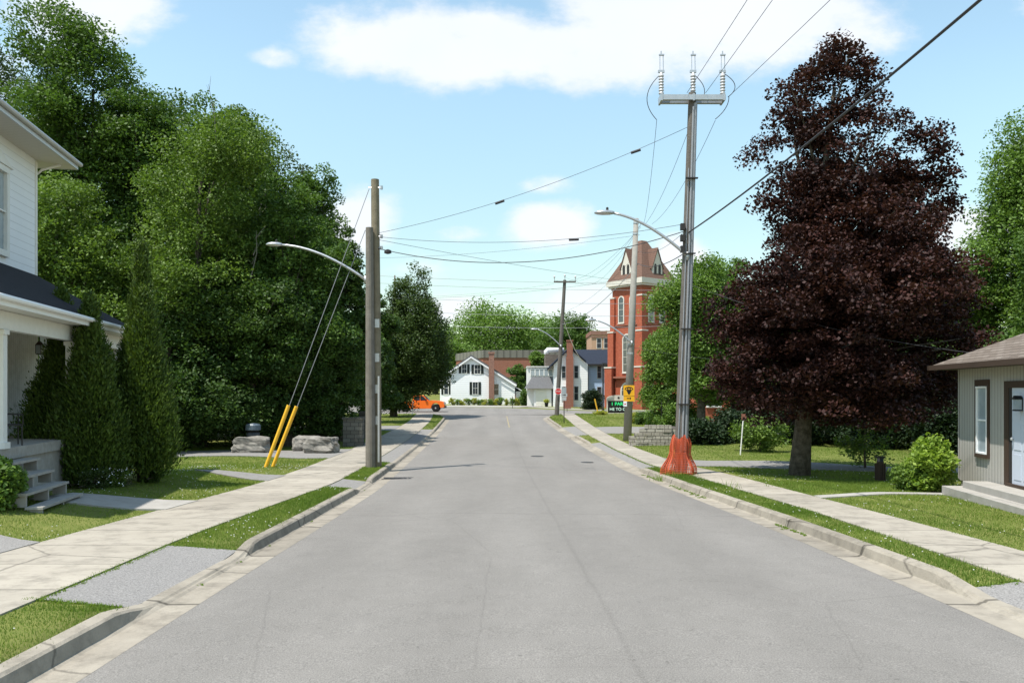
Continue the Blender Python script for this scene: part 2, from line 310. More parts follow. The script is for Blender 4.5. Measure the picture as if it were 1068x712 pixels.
class MB:
    def __init__(s): s.v = []; s.f = []; s.mi = []; s.cur = 0
    def add(s, vs_, fs):
        k = len(s.v); s.v += [tuple(v) for v in vs_]; s.f += [tuple(i+k for i in f) for f in fs]; s.mi += [s.cur]*len(fs); return s
    def box(s, x0, x1, y0, y1, z0, z1):
        return s.add([(x0,y0,z0),(x1,y0,z0),(x1,y1,z0),(x0,y1,z0),(x0,y0,z1),(x1,y0,z1),(x1,y1,z1),(x0,y1,z1)],
                     [(0,3,2,1),(4,5,6,7),(0,1,5,4),(1,2,6,5),(2,3,7,6),(3,0,4,7)])
    def prism(s, poly, a, b, axis='y'):
        n = len(poly)
        def p(u, v, w): return (u, w, v) if axis == 'y' else ((w, u, v) if axis == 'x' else (u, v, w))
        vv_ = [p(u, v, a) for u, v in poly]+[p(u, v, b) for u, v in poly]
        return s.add(vv_, [tuple(range(n))[::-1], tuple(range(n, 2*n))]+[(i, (i+1) % n, n+(i+1) % n, n+i) for i in range(n)])
    def tube(s, pts, rad, n=8, caps=True):
        pts = [Vector(p) for p in pts]
        if isinstance(rad, (int, float)): rad = [rad]*len(pts)
        k = len(s.v); d0 = (pts[1]-pts[0]).normalized(); up = Vector((0, 0, 1)) if abs(d0.z) < .9 else Vector((1, 0, 0))
        a = d0.cross(up).normalized()
        for i, p in enumerate(pts):
            d = (pts[min(i+1, len(pts)-1)]-pts[max(i-1, 0)]).normalized(); a = (a-d*a.dot(d)).normalized(); b = d.cross(a)
            for j in range(n):
                t = 2*math.pi*j/n; s.v.append(tuple(p+(a*math.cos(t)+b*math.sin(t))*rad[i]))
        for i in range(len(pts)-1):
            for j in range(n):
                s.f.append((k+i*n+j, k+i*n+(j+1) % n, k+(i+1)*n+(j+1) % n, k+(i+1)*n+j)); s.mi.append(s.cur)
        if caps:
            s.f.append(tuple(k+j for j in range(n))[::-1]); s.f.append(tuple(k+(len(pts)-1)*n+j for j in range(n))); s.mi += [s.cur]*2
        return s
    def lathe(s, prof, c=(0, 0), n=16): return s.tube([(c[0], c[1], z+i*1e-5) for i, (r, z) in enumerate(prof)], [r for r, z in prof], n)
    def build(s, name, m, parent=None, smooth=False, loc=None, rot=None, bevel=0):
        me = bpy.data.meshes.new(name); me.from_pydata(s.v, [], s.f)
        ms_ = m if isinstance(m, (list, tuple)) else [m]
        for x in ms_: me.materials.append(x)
        if len(ms_) > 1: me.polygons.foreach_set('material_index', s.mi)
        if smooth: me.polygons.foreach_set('use_smooth', [True]*len(me.polygons))
        bm = bmesh.new(); bm.from_mesh(me); bmesh.ops.recalc_face_normals(bm, faces=bm.faces); bm.to_mesh(me); bm.free()
        o = bpy.data.objects.new(name, me); C.objects.link(o)
        if parent: o.parent = parent
        if loc: o.location = loc
        if rot: o.rotation_euler = rot
        if bevel:
            b = o.modifiers.new('b', 'BEVEL'); b.width = bevel; b.segments = 2; b.limit_method = 'ANGLE'
        return o

def fast_mesh(name, V, Fc, m, parent=None, var=None, smooth=False):
    """V (n,3); Fc (m,k) numpy"""
    me = bpy.data.meshes.new(name); n, k = Fc.shape
    me.vertices.add(len(V)); me.vertices.foreach_set('co', V.astype(np.float32).ravel())
    me.loops.add(n*k); me.loops.foreach_set('vertex_index', Fc.astype(np.int32).ravel())
    me.polygons.add(n); me.polygons.foreach_set('loop_start', np.arange(0, n*k, k, dtype=np.int32)); me.polygons.foreach_set('loop_total', np.full(n, k, dtype=np.int32))
    me.update(calc_edges=True)
    me.polygons.foreach_set('use_smooth', np.full(n, smooth, dtype=bool))
    if var is not None:
        at = me.attributes.new('var', 'FLOAT', 'FACE'); at.data.foreach_set('value', var.astype(np.float32))
    me.materials.append(m)
    o = bpy.data.objects.new(name, me); C.objects.link(o)
    if parent: o.parent = parent
    return o

# ------------------------------------------------------------------ terrain functions
_Y = np.linspace(-60, 700, 3801)
_zp = np.interp(_Y, [-60, 0, 9, 15, 23, 30, 40, 50, 60, 72, 85, 100, 115, 140, 200, 300, 700], [.9, 0, -.137, -.28, -.49, -.60, -.65, -.63, -.52, -.28, 0, .22, .5, .8, 2.0, 3.5, 6])
_k = np.ones(21)/21; _zp = np.convolve(np.pad(_zp, 10, 'edge'), _k, 'valid')
def zp(y): return np.interp(y, _Y, _zp)
def crv(*p):
    ys = [a for a, b in p]; xs = [b for a, b in p]
    t = np.interp(_Y, ys, xs); t = np.convolve(np.pad(t, 10, 'edge'), _k, 'valid')
    return lambda y: np.interp(y, _Y, t)
XL = crv((-60, -3.3), (0, -3.42), (9, -3.47), (15, -3.52), (23, -3.68), (30, -4.0), (40, -4.4), (50, -4.72), (60, -5.05), (72, -5.5), (76, -5.7), (80, -6.7), (84, -9))
XR = crv((-60, 5.0), (0, 4.88), (9, 4.82), (15, 4.72), (23, 4.38), (30, 4.0), (40, 3.78), (50, 3.55), (60, 3.2), (72, 2.8), (76, 2.8), (80, 3.6), (84, 5.6))
SLI = crv((-60, -4.9), (9, -4.97), (13, -5.15), (23, -4.95), (30, -5.25), (45, -5.85), (68, -6.75), (84, -7.9))
SLO = crv((-60, -7.1), (13, -7.1), (23, -7.0), (30, -7.25), (45, -7.85), (68, -8.5), (84, -9.6))
SRI = crv((-60, 5.9), (10, 5.92), (16, 5.98), (24, 5.7), (30, 5.0), (39, 4.85), (60, 4.72), (84, 4.85))
SRO = crv((-60, 7.2), (10, 7.22), (16, 7.15), (25, 6.95), (31, 6.2), (40, 6.0), (60, 6.05), (84, 6.15))
YEND = 82.0
khL = lambda y: np.interp(y, [8.2, 8.9, 11.9, 12.7, 21.5, 22.2, 24.2, 24.9, 31, 32, 57, 58], [.15, .03, .03, .15, .15, .04, .04, .15, .15, .09, .09, .15])
khR = lambda y: np.interp(y, [9.2, 10.2, 28.6, 29.5, 44, 45, 51, 52, 61, 62], [.03, .15, .15, .05, .05, .14, .14, .04, .04, .14])
GUT = .36; KW = .2
def lat(x, y):
    """height above the road profile, outside the kerbs"""
    x = np.asarray(x, float); y = np.asarray(y, float)
    kl = XL(y)-GUT-KW; kr = XR(y)+GUT+KW
    sl = SLI(y); sr = SRI(y)
    tl = np.clip((kl-x)/np.maximum(kl-sl, .05), 0, 1); tr = np.clip((x-kr)/np.maximum(sr-kr, .05), 0, 1)
    h = np.where(x < (kl+kr)/2, khL(y)*(1-tl)+.15*tl, khR(y)*(1-tr)+.15*tr)
    # left lawn climbs towards the white house
    f = np.clip((SLO(y)-x)/2.6, 0, 1); f = f*f*(3-2*f)
    wy = np.clip((y-11)/4, 0, 1)*np.clip((31-y)/9, 0, 1)
    h = h+np.where(x < SLO(y), f*.27*wy, 0)
    # gentle unevenness of the lawns
    out = np.clip((SLO(y)-x)/1.5, 0, 1)+np.clip((x-SRO(y))/1.5, 0, 1)
    h = h+out*.03*(np.sin(x*.9+y*.35)+np.sin(y*.62-x*.5))
    return np.where(y > YEND, .10, h)
def G(x, y): return float(zp(y)+lat(x, y))

# cross street outline
CSN = lambda x: np.interp(x, [-200, -60, -12, -7, 3, 6, 20, 200], [60, 78, 82, 82, 82, 82.5, 83, 90])
CSF = lambda x: np.interp(x, [-200, -60, -12, 0, 9, 20, 200], [86, 101, 104, 101, 90.5, 89.5, 98])

POLY = {
 'd1': [(-7.08, 8.6), (-7.08, 12.4), (-14, 16.5), (-14, 9)],
 'path_left': [(-6.95, 16.6), (-6.95, 18.3), (-9.35, 17.6), (-9.35, 16.0)],
 'd2': [(-6.98, 23.6), (-6.98, 25.5), (-9.6, 25.0), (-8.6, 24.1)],
 'd3': [(-7.35, 33.3), (-7.5, 39.0), (-20, 37.0), (-16, 34.2)],
 'd4': [(-8.15, 56), (-8.35, 62), (-16, 62), (-16, 57)],
 'r1': [(6.2, 29.6), (6.05, 33.2), (12.5, 29.6), (24, 27.5), (24, 24.8), (12.5, 26.9)],
 'r2': [(6.05, 53), (6.05, 60.2), (30, 63), (30, 54)],
 'rpath': [(7.08, 18.9), (7.08, 19.4), (10.4, 20.0), (10.4, 19.55)],
}
def inpoly(p, x, y):
    c = np.zeros(x.shape, bool); n = len(p)
    for i in range(n):
        x0, y0 = p[i]; x1, y1 = p[(i+1) % n]
        t = ((y0 > y) != (y1 > y)) & (x < (x1-x0)*(y-y0)/((y1-y0) if y1 != y0 else 1e-9)+x0); c ^= t
    return c
def is_grass(x, y):
    g = ((x < XL(y)-GUT-KW+.0) | (x > XR(y)+GUT+KW))
    sl = (x < SLI(y)+.01) & (x > SLO(y)-.01); sr = (x > SRI(y)-.01) & (x < SRO(y)+.01)
    g &= ~sl & ~sr
    vl = (x > SLI(y)) & (x < 0); vr = (x < SRI(y)) & (x > 0)
    g &= ~(vl & (((y > 8.6) & (y < 12.2)) | ((y > 22) & (y < 24.5)) | ((y > 31.3) & (y < 58)) ))
    g &= ~(vr & ((y < 9.6) | ((y > 28.9) & (y < 44.5)) | ((y > 51.5) & (y < 61.5))))
    for p in POLY.values(): g &= ~inpoly(p, x, y)
    g &= y < YEND
    return g

# --- ground sheet
rows = np.concatenate([np.arange(-30, 4, 2.0), np.arange(4, 40, .35), np.arange(40, YEND, .8), np.array([YEND-.01, YEND+.01]), np.arange(84, 130, 2.), np.array([140, 160, 200, 260, 340, 450, 650])])
offs = np.array([0, .25, .5, .8, 1.2, 1.7, 2.2, 2.8, 3.5, 4.5, 6, 8, 11, 15, 22, 34, 60, 110, 200, 350])
cols = []; V = []
for y in rows:
    xl, xr = XL(y), XR(y); a, b = SLO(y), SRO(y); kl, kr = xl-GUT-KW, xr+GUT+KW
    if y > YEND: kl = min(kl, -6.5); kr = max(kr, 3.5); a = min(a, kl-3); b = max(b, kr+2)
    sli, sri = (SLI(y), SRI(y)) if y <= YEND else (kl-1, kr+1)
    sli = min(sli, kl-.04); sri = max(sri, kr+.04)
    L_ = list((a-offs)[::-1])+[a+.05+.0*a, sli, (sli+kl)/2, kl+.02, kl+.06]; 
    Rr = [kr-.06, kr-.02, (kr+sri)/2, sri, b-.05]+list(b+offs)
    z_ = []
    allx = L_+Rr
    for i, x in enumerate(allx):
        inside = i in (len(L_)-1, len(L_))
        if y > YEND: z = zp(y)+.0
        elif inside: z = zp(y)-.12
        else: z = zp(y)+lat(x, y)
        hill = 0
        if y > 130: hill = 0
        V.append((x, y, z+hill))
V = np.array(V); nc = len(allx); nr = len(rows)
ii, jj = np.meshgrid(np.arange(nr-1), np.arange(nc-1), indexing='ij'); k0 = (ii*nc+jj).ravel()
tag(fast_mesh('ground', V, np.stack([k0, k0+1, k0+nc+1, k0+nc], 1), M['soil'], smooth=True), kind='structure')

def strip(name, x0f, x1f, y0, y1, zf, m, n=2, dy=.5, kind='structure', skirt=.1):
    ys = np.arange(y0, y1+1e-6, dy); ys[-1] = y1
    V = []; 
    for y in ys:
        a, b = x0f(y), x1f(y)
        V.append((a, y, zf(a, y)-skirt))
        for i in range(n+1):
            x = a+(b-a)*i/n; V.append((x, y, zf(x, y)))
        V.append((b, y, zf(b, y)-skirt))
    nc = n+3; nr = len(ys); ii, jj = np.meshgrid(np.arange(nr-1), np.arange(nc-1), indexing='ij'); k0 = (ii*nc+jj).ravel()
    o = fast_mesh(name, np.array(V), np.stack([k0, k0+1, k0+nc+1, k0+nc], 1), m); tag(o, kind=kind); return o
def roadz(x, y):
    a, b = XL(y), XR(y); t = (2*x-a-b)/(b-a); return zp(y)+.05*(1-t*t)
strip('road', XL, XR, -30, YEND+1.5, roadz, M['asphalt'], n=10)
sheetz = lambda off: (lambda x, y: zp(y)+lat(x, y)+off)
strip('sidewalk', SLO, SLI, -30, 83, sheetz(.02), M['sidewalk'], n=2)
strip('sidewalk', SRI, SRO, -30, 83, sheetz(.02), M['sidewalk'], n=2)
for side, X_, kh in ((-1, XL, khL), (1, XR, khR)):
    ys = np.arange(-30, YEND+.2, .3); V = []
    rs = np.random.RandomState(3+side)
    for y in ys:
        h = kh(y); x = X_(y); s = side; j = rs.uniform(-.006, .006)
        for o, z in ((-.004, -.004), (GUT-.02, -.008), (GUT+.02, .012+j), (GUT+.055, max(h-.02, .014)), (GUT+.085, h+.004+j), (GUT+KW+.01, h+.012), (GUT+KW+.03, h-.12)):
            V.append((x+s*o, y, zp(y)+z+.006))
    nc = 7; nr = len(ys); ii, jj = np.meshgrid(np.arange(nr-1), np.arange(nc-1), indexing='ij'); k0 = (ii*nc+jj).ravel()
    tag(fast_mesh('kerb', np.array(V), np.stack([k0, k0+1, k0+nc+1, k0+nc], 1), M['kerbc']), kind='structure')
# crossings of the verges
kbL = lambda y: XL(y)-GUT-KW; kbR = lambda y: XR(y)+GUT+KW
for (y0, y1, m) in ((8.7, 12.2, 'gravel'), (22.1, 24.4, 'drive'), (31.4, 57.8, 'drive')): strip('driveway', lambda y: SLI(y)+.03, kbL, y0, y1, sheetz(.012), M[m], dy=.4)
for (y0, y1, m) in ((-10, 9.6, 'gravel'), (29, 44.4, 'drive'), (51.6, 61.4, 'drive')): strip('driveway', kbR, lambda y: SRI(y)-.03, y0, y1, sheetz(.012), M[m], dy=.4)
def polysheet(name, poly, off, m, zfun=None):
    bm = bmesh.new(); vs_ = [bm.verts.new((x, y, 0)) for x, y in poly]; bm.faces.new(vs_); bmesh.ops.triangulate(bm, faces=bm.faces)
    for _ in range(5):
        es = [e for e in bm.edges if e.calc_length() > .8]
        if not es: break
        bmesh.ops.subdivide_edges(bm, edges=es, cuts=1); bmesh.ops.triangulate(bm, faces=[f for f in bm.faces if len(f.verts) > 3])
    for v in bm.verts: v.co.z = (G(v.co.x, v.co.y) if zfun is None else zfun(v.co.x, v.co.y))+off
    ext = bmesh.ops.extrude_edge_only(bm, edges=[e for e in bm.edges if e.is_boundary])
    for v in [g for g in ext['geom'] if isinstance(g, bmesh.types.BMVert)]: v.co.z -= .08
    bmesh.ops.recalc_face_normals(bm, faces=bm.faces)
    me = bpy.data.meshes.new(name); bm.to_mesh(me); bm.free(); me.materials.append(m); o = bpy.data.objects.new(name, me); C.objects.link(o); return tag(o, kind='structure')
for k, nm, m in (('d1', 'driveway', 'gravel'), ('path_left', 'path', 'concrete'), ('d2', 'driveway', 'drive'), ('d3', 'driveway', 'drive'), ('d4', 'driveway', 'drive'), ('r1', 'driveway', 'drive'), ('r2', 'driveway', 'drive'), ('rpath', 'path', 'concrete')):
    polysheet(nm, POLY[k], .03, M[m])
# cross street beyond
xs = np.concatenate([np.arange(-120, -14, 6.), np.arange(-14, 24, 1.), np.arange(24, 121, 6.)]); V = []
for x in xs:
    for t in np.linspace(0, 1, 8):
        y = CSN(x)+(CSF(x)-CSN(x))*t; V.append((x, y, zp(y)+.06))
nc = 8; ii, jj = np.meshgrid(np.arange(len(xs)-1), np.arange(nc-1), indexing='ij'); k0 = (ii*nc+jj).ravel()
tag(fast_mesh('cross_street', np.array(V), np.stack([k0, k0+1, k0+nc+1, k0+nc], 1), M['asphalt']), kind='structure')
polysheet('pavement', [(-40, 105.5), (-12, 105.2), (1, 104), (4, 107.5), (-5, 110), (-40, 110)], .06, M['concrete'], zfun=lambda x, y: float(zp(y)))
polysheet('pavement', [(2, 104), (10.5, 92.2), (40, 91), (40, 92.4), (11, 93.6), (3.5, 104.8)], .06, M['concrete'], zfun=lambda x, y: float(zp(y)))
# centre line near the junction
strip('road_marking', lambda y: -.24-.018*(y-62), lambda y: -.15-.018*(y-62), 62, 79, lambda x, y: roadz(x, y)+.005, M['paintline'], n=1, dy=1, skirt=0)
# drain grates and manhole
for (x, y, r) in ((-3.62, 26.3, .3), (1.1, 36, .28), (3.0, 33, .26)):
    mb = MB(); z = roadz(x, y)+.006
    if x < -3: 
        z = float(zp(y))+.012
        for i in range(7): mb.box(x-.45+.13*i, x-.45+.13*i+.07, y-.2, y+.2, z-.02, z+.006)
        mb.box(x-.5, x+.46, y-.25, y-.2, z-.02, z+.007); mb.box(x-.5, x+.46, y+.2, y+.25, z-.02, z+.007)
        mb.box(x-.45, x+.44, y-.2, y+.2, z-.03, z-.004)
        tag(mb.build('drain_grate', M['dark_trim']), 'dark slotted drain grate in the left gutter past the wooden pole', 'drain grate')
    else:
        mb.lathe([(r, z-.03), (r, z+.004), (r-.03, z+.006), (r-.04, z+.001), (0.01, z+.001)], (x, y), 24)
        tag(mb.build('manhole_cover', M['dark_trim']), 'round manhole cover in the middle of the road' if x < 2 else 'round manhole cover close to the right kerb', 'manhole cover', 'manhole covers in the road')

# --- grass blades
def blades(name, regs, h, w, label=None):
    PX, PY = [], []
    for (x0, x1, y0, y1, dn) in regs:
        n = int((x1-x0)*(y1-y0)*dn); x = RS.uniform(x0, x1, n); y = RS.uniform(y0, y1, n); g = is_grass(x+RS.normal(0, .03, n)*(1+np.sin(y*3.1)*.6), y+RS.normal(0, .06, n))
        g &= ~((x > 10.2) & (y < 21.0) & (y > 5)) ; g &= ~((x < -9.6) & (y < 23.5))
        dr_ = np.sin(x*2.3+1.7*np.sin(y*1.1))*np.sin(y*1.9+1.1*x+2); g &= ~((dr_ > .55) & (RS.uniform(0, 1, n) < .4))
        PX.append(x[g]); PY.append(y[g])
    x = np.concatenate(PX); y = np.concatenate(PY); n = len(x); z = zp(y)+lat(x, y)-.008
    patch = .5+.5*np.sin(x*1.7+2*np.sin(y*.8))*np.sin(y*1.3+x*.6)
    hh = h*RS.uniform(.45, 1.25, n)*(.7+.5*patch)*(1+.018*y); ww = w*RS.uniform(.7, 1.3, n)*(1+.045*y); a = RS.uniform(0, 6.283, n); tl = RS.uniform(0, .8, n)*hh; ta = RS.uniform(0, 6.283, n)
    V = np.empty((n, 3, 3)); V[:, 0] = np.stack([x-np.cos(a)*ww, y-np.sin(a)*ww, z], 1); V[:, 1] = np.stack([x+np.cos(a)*ww, y+np.sin(a)*ww, z], 1)
    V[:, 2] = np.stack([x+np.cos(ta)*tl, y+np.sin(ta)*tl, z+hh], 1)
    # soft dry patches of the turf itself
    dry = np.clip(.5+.5*np.sin(x*.75+1.3*np.sin(y*.5)+1)*np.cos(y*.42+.5*x), 0, 1)
    verge = ((x > SLI(y)) & (x < SRI(y)))
    dr_ = np.sin(x*2.3+1.7*np.sin(y*1.1))*np.sin(y*1.9+1.1*x+2)
    var = np.clip(RS.uniform(0, .6, n)+.45*dry-.22*verge+.22*(dr_ > .45), 0, 1)
    o = fast_mesh(name, V.reshape(-1, 3), np.arange(n*3).reshape(-1, 3), M['grassb'], var=var); return o
REG = [(-5.4, -3.9, 5, 12.5, 3000), (-5.4, -3.9, 12, 32, 2200), (-10.5, -7, 11, 24, 900), (-16, -7, 22, 40, 420), (5.3, 6.1, 9, 18, 2200), (4.5, 6.1, 16, 30, 2000), (7, 11.5, 9, 24, 1100), (7, 18, 20, 30, 600), (6, 22, 28, 44, 260), (-9, 8, 44, 82, 110), (8, 20, 60, 82, 60), (-16, -8, 40, 82, 60)]
o = blades('grass', REG, .042, .0035); tag(o, 'short green lawn grass along both sides of the street', 'grass', kind='stuff')
# clover heads
n = 5600; x = np.concatenate([RS.uniform(-11, -4, n//2), RS.uniform(5, 15, n//2)]); y = RS.uniform(6, 30, n); g = is_grass(x, y) & ~((x > 10.2) & (y < 21)) & ~((x < -9.6) & (y < 23.5))
pat = np.sin(x*1.1+np.sin(y*.9))*np.sin(y*.7+.4*x); g &= (pat+RS.uniform(-.6, .6, n)) > .25; x = x[g]; y = y[g]; n = len(x); z = zp(y)+lat(x, y)+RS.uniform(.03, .06, n); r = .009*(1+.02*y)
V = np.empty((n, 6, 3)); P = np.stack([x, y, z], 1)
for k, d in enumerate(((1, 0, 0), (-1, 0, 0), (0, 1, 0), (0, -1, 0), (0, 0, 1), (0, 0, -1))): V[:, k] = P+np.array(d)*r[:, None]
fc = np.array([(0, 2, 4), (2, 1, 4), (1, 3, 4), (3, 0, 4), (2, 0, 5), (1, 2, 5), (3, 1, 5), (0, 3, 5)])
Fc = (np.arange(n)[:, None, None]*6+fc[None]).reshape(-1, 3)
tag(fast_mesh('clover', V.reshape(-1, 3), Fc, M['clover']), 'small white clover heads scattered in the lawns', 'clover', kind='stuff')
# weeds growing along pavement joints
def weeds(name, pts, label):
    V = []; 
    for (x, y, s) in pts:
        z = (G(x, y) if (x < kbL(y) or x > kbR(y)) else float(zp(y)))
        for _ in range(14):
            a = random.uniform(0, 6.28); l = s*random.uniform(.5, 1.2); dx = random.gauss(0, s*.6); dy = random.gauss(0, s*.6); w = .008
            V += [(x+dx-w*math.sin(a), y+dy+w*math.cos(a), z), (x+dx+w*math.sin(a), y+dy-w*math.cos(a), z), (x+dx+math.cos(a)*l*.6, y+dy+math.sin(a)*l*.6, z+l)]
    V = np.array(V); o = fast_mesh(name, V, np.arange(len(V)).reshape(-1, 3), M['grassb'], var=RS.uniform(0, .7, len(V)//3)); return tag(o, label, 'weeds', kind='stuff')
pts = [(SLI(y)+.02+random.gauss(0, .03), y, .03) for y in np.arange(8.7, 12.2, .03)]+[(XL(y)-GUT+random.gauss(0, .02), y, .022) for y in [10.1, 10.15, 10.2, 11.6, 11.7, 13.1, 16, 16.1, 19.4, 22.5, 22.6]]
pts += [(XR(y)+GUT-.05+random.gauss(0, .05), y, .03) for y in list(np.arange(14.2, 15.6, .05))+list(np.arange(20.5, 24, .06))+list(np.arange(26, 27.6, .05))]
pts += [(SRI(y)-.03, y, .05) for y in np.arange(29, 44, .12)]
for yy_ in (8.68, 12.22): pts += [(x, yy_+random.gauss(0, .03), .035) for x in np.arange(-5.1, -4.1, .03)]
pts += [(x, 9.62+random.gauss(0, .03), .035) for x in np.arange(5.45, 5.95, .03)]+[(SRO(y)+random.gauss(0, .02), y, .035) for y in np.arange(8, 26, .1)]+[(SLO(y)+random.gauss(0, .02), y, .035) for y in np.arange(12.5, 26, .12)]
weeds('weeds', pts, 'low weeds in the pavement joints and gutters')
pts = [(5.0+random.gauss(0, .25), 25.7+random.gauss(0, .25), .16) for _ in range(24)]+[(4.78, 25.3, .35)]*3+[(7.3, 20.6, .2), (7.6, 21, .18), (6.9, 22, .16), (7.4, 22.5, .16), (5.7, 21.5, .3), (5.6, 21.4, .25)]
weeds('weeds', pts, 'taller weeds around the pole base and right verge')

# ------------------------------------------------------------------ trees
def leafcloud(P, size, aspect=.55, up=.4, rs=RS, dirs=None, cup=0):
    n = len(P); nr = rs.normal(size=(n, 3)); nr[:, 2] = np.abs(nr[:, 2])+up; nr /= np.linalg.norm(nr, axis=1)[:, None]
    t = rs.normal(size=(n, 3)) if dirs is None else dirs+rs.normal(size=(n, 3))*.35
    a = np.cross(nr, t); a /= np.linalg.norm(a, axis=1)[:, None]+1e-9; b = np.cross(nr, a)
    s = (size*rs.uniform(.6, 1.3, n))[:, None]
    V = np.empty((n, 4, 3)); V[:, 0] = P-b*s*.5; V[:, 1] = P+a*s*.5*aspect; V[:, 2] = P+b*s*.55; V[:, 3] = P-a*s*.5*aspect
    return V.reshape(-1, 3), np.arange(n*4).reshape(-1, 4)

def make_tree(name, label, cat, base, trunk_r, lobes, nclump, per, csize, leaf, mkey, group=None, seed=1, trunk_top=None, aspect=.6, lean=(0, 0), bare=0, shell=.55, flat=.6, limbs=10, bark=None, tname='trunk', droop=0):
    """lobes: (dx,dy,z,rx,ry,rz) relative to the base"""
    rs = np.random.RandomState(seed); root = thing(name, label, cat, base, 0, group)
    L = np.array(lobes, float); vol = (L[:, 3]*L[:, 4]*L[:, 5])**(.75); vol /= vol.sum()
    idx = rs.choice(len(L), nclump, p=vol); u = rs.normal(size=(nclump, 3)); u /= np.linalg.norm(u, axis=1)[:, None]
    rr = (shell+(1-shell)*rs.uniform(0, 1, nclump)**.6)*rs.uniform(.86, 1.1, nclump)
    cen = L[idx, :3]+u*rr[:, None]*L[idx, 3:6]
    keep = cen[:, 2] > min(.35, .06*L[:, 2].max()); cen = cen[keep]; u = u[keep]; nclump = len(cen)
    cs = csize*rs.uniform(.55, 1.35, nclump)
    cnt = np.maximum((per*(cs/csize)**1.6).astype(int), 8); ci = np.repeat(np.arange(nclump), cnt); n = len(ci)
    d = rs.normal(size=(n, 3)); d /= np.linalg.norm(d, axis=1)[:, None]; d *= (rs.uniform(0, 1, n)**.45)[:, None]
    d[:, 2] *= flat
    # clumps made of a few drooping sprays
    P = cen[ci]+d*cs[ci][:, None]
    P[:, 2] -= droop*(d[:, 0]**2+d[:, 1]**2)*cs[ci]
    ok_ = P[:, 2] > .03; P = P[ok_]; ci = ci[ok_]; n = len(P)
    cv = rs.uniform(0, 1, nclump)
    Vv, Ff = leafcloud(P, leaf, aspect, rs=rs)
    var = np.clip(.55*cv[ci[:n]]+.55*rs.uniform(0, 1, n)-.05, 0, 1)
    fast_mesh('crown', Vv, Ff, FO[mkey], root, var=var)
    zt = trunk_top or float(L[:, 2].max()); H = zt
    mb = MB(); k = 8; pts = []; rad = []
    for i in range(k+1):
        t = i/k; pts.append((lean[0]*t+.06*H*.1*math.sin(t*5+seed), lean[1]*t+.05*H*.1*math.cos(t*4+seed)-.05*H*.1, H*t-.15*(i == 0))); rad.append(trunk_r*(1.25 if i == 0 else 1)*(1-.85*t)+.015)
    mb.tube(pts, rad, 10)
    order = rs.permutation(nclump)[:limbs*3]
    for q, i in enumerate(order):
        c = cen[i]; t0 = float(np.clip(c[2]/H*rs.uniform(.45, .75), .18, .92)); p0 = Vector((lean[0]*t0+.006*H*math.sin(t0*5+seed), lean[1]*t0+.005*H*math.cos(t0*4+seed)-.005*H, H*t0)); p1 = Vector(c)
        mid = p0.lerp(p1, .5)+Vector((rs.normal()*.2, rs.normal()*.2, .12*(p1-p0).length)); r0 = trunk_r*(1-.8*t0)*(.55 if q < limbs else .3)
        mb.tube([p0, p0.lerp(mid, .6)+Vector((0, 0, .05)), mid, mid.lerp(p1, .6), p1], [r0, r0*.75, r0*.55, r0*.35, .012], 6)
    mb.build(tname, bark or M['bark'], root, smooth=True)
    if bare:
        for _ in range(bare):
            mb = MB()
            i = rs.randint(nclump); c = Vector(cen[i]); dr = Vector((*(u[i][:2]*.5+rs.normal(size=2)*.3), abs(rs.normal())*.5+.7)).normalized(); l = rs.uniform(1.0, 2.2)
            e = c+dr*(l+csize); mb.tube([c, c.lerp(e, .5)+Vector(rs.normal(size=3)*.08), e], [.03, .018, .006], 5)
            for _ in range(6):
                s0 = c.lerp(e, rs.uniform(.35, .9)); d2 = (dr+Vector(rs.normal(size=3)*.6)).normalized(); mb.tube([s0, s0+d2*rs.uniform(.3, .9)], [.011, .004], 4)
            mb.build('bare_branch', M['twig'], root)
    return root

def W3(px, Y, py=None):  # photograph column at a depth -> x ; row -> z
    x = (px-CX)*Y/F
    return x if py is None else (x, EYE+(HZ-py)*Y/F)
def top(py, Y, base): return EYE+(HZ-py)*Y/F-base
def broad(px, Y, toprow, wpx, name, label, mkey, seed, cl=1.0, n=330, per=150, leaf=.17, low=.12, group='trees of the wood on the left', tr=.28, lobes_n=9, bare=0, trunk=None, csize=None, flat=.6, shell=.55, irr=1.0, droop=.3):
    x = W3(px, Y); b = G(x, Y); H = top(toprow, Y, b); rw = wpx/2*Y/F; rs = np.random.RandomState(seed*13+5)
    lobes = []
    z0 = H*low; hz = (H-z0)
    lobes.append((0, 0, z0+hz*.42, rw*.72, rw*.72, hz*.42)); lobes.append((0, 0, z0+hz*.72, rw*.55, rw*.55, hz*.27))
    for i in range(lobes_n):
        a = 6.283*i/lobes_n*1.618*1.3+rs.uniform(0, .8); zz = rs.uniform(.12, .9); ra = rw*.62*math.sqrt(max(.12, 1-((zz-.38)/.68)**2))*irr
        s = rs.uniform(.24, .42)*rw
        lobes.append((math.cos(a)*ra, math.sin(a)*ra, z0+hz*zz, s*1.15, s*1.15, s*1.0))
    return make_tree(name, label, 'tree', (x, Y, b-.05), tr, lobes, int(n*cl*1.35), per, csize or rw*(.2 if Y < 90 else .27), leaf, mkey, group, seed, trunk_top=H*.8, bare=bare, shell=shell, flat=flat, limbs=9, droop=droop)

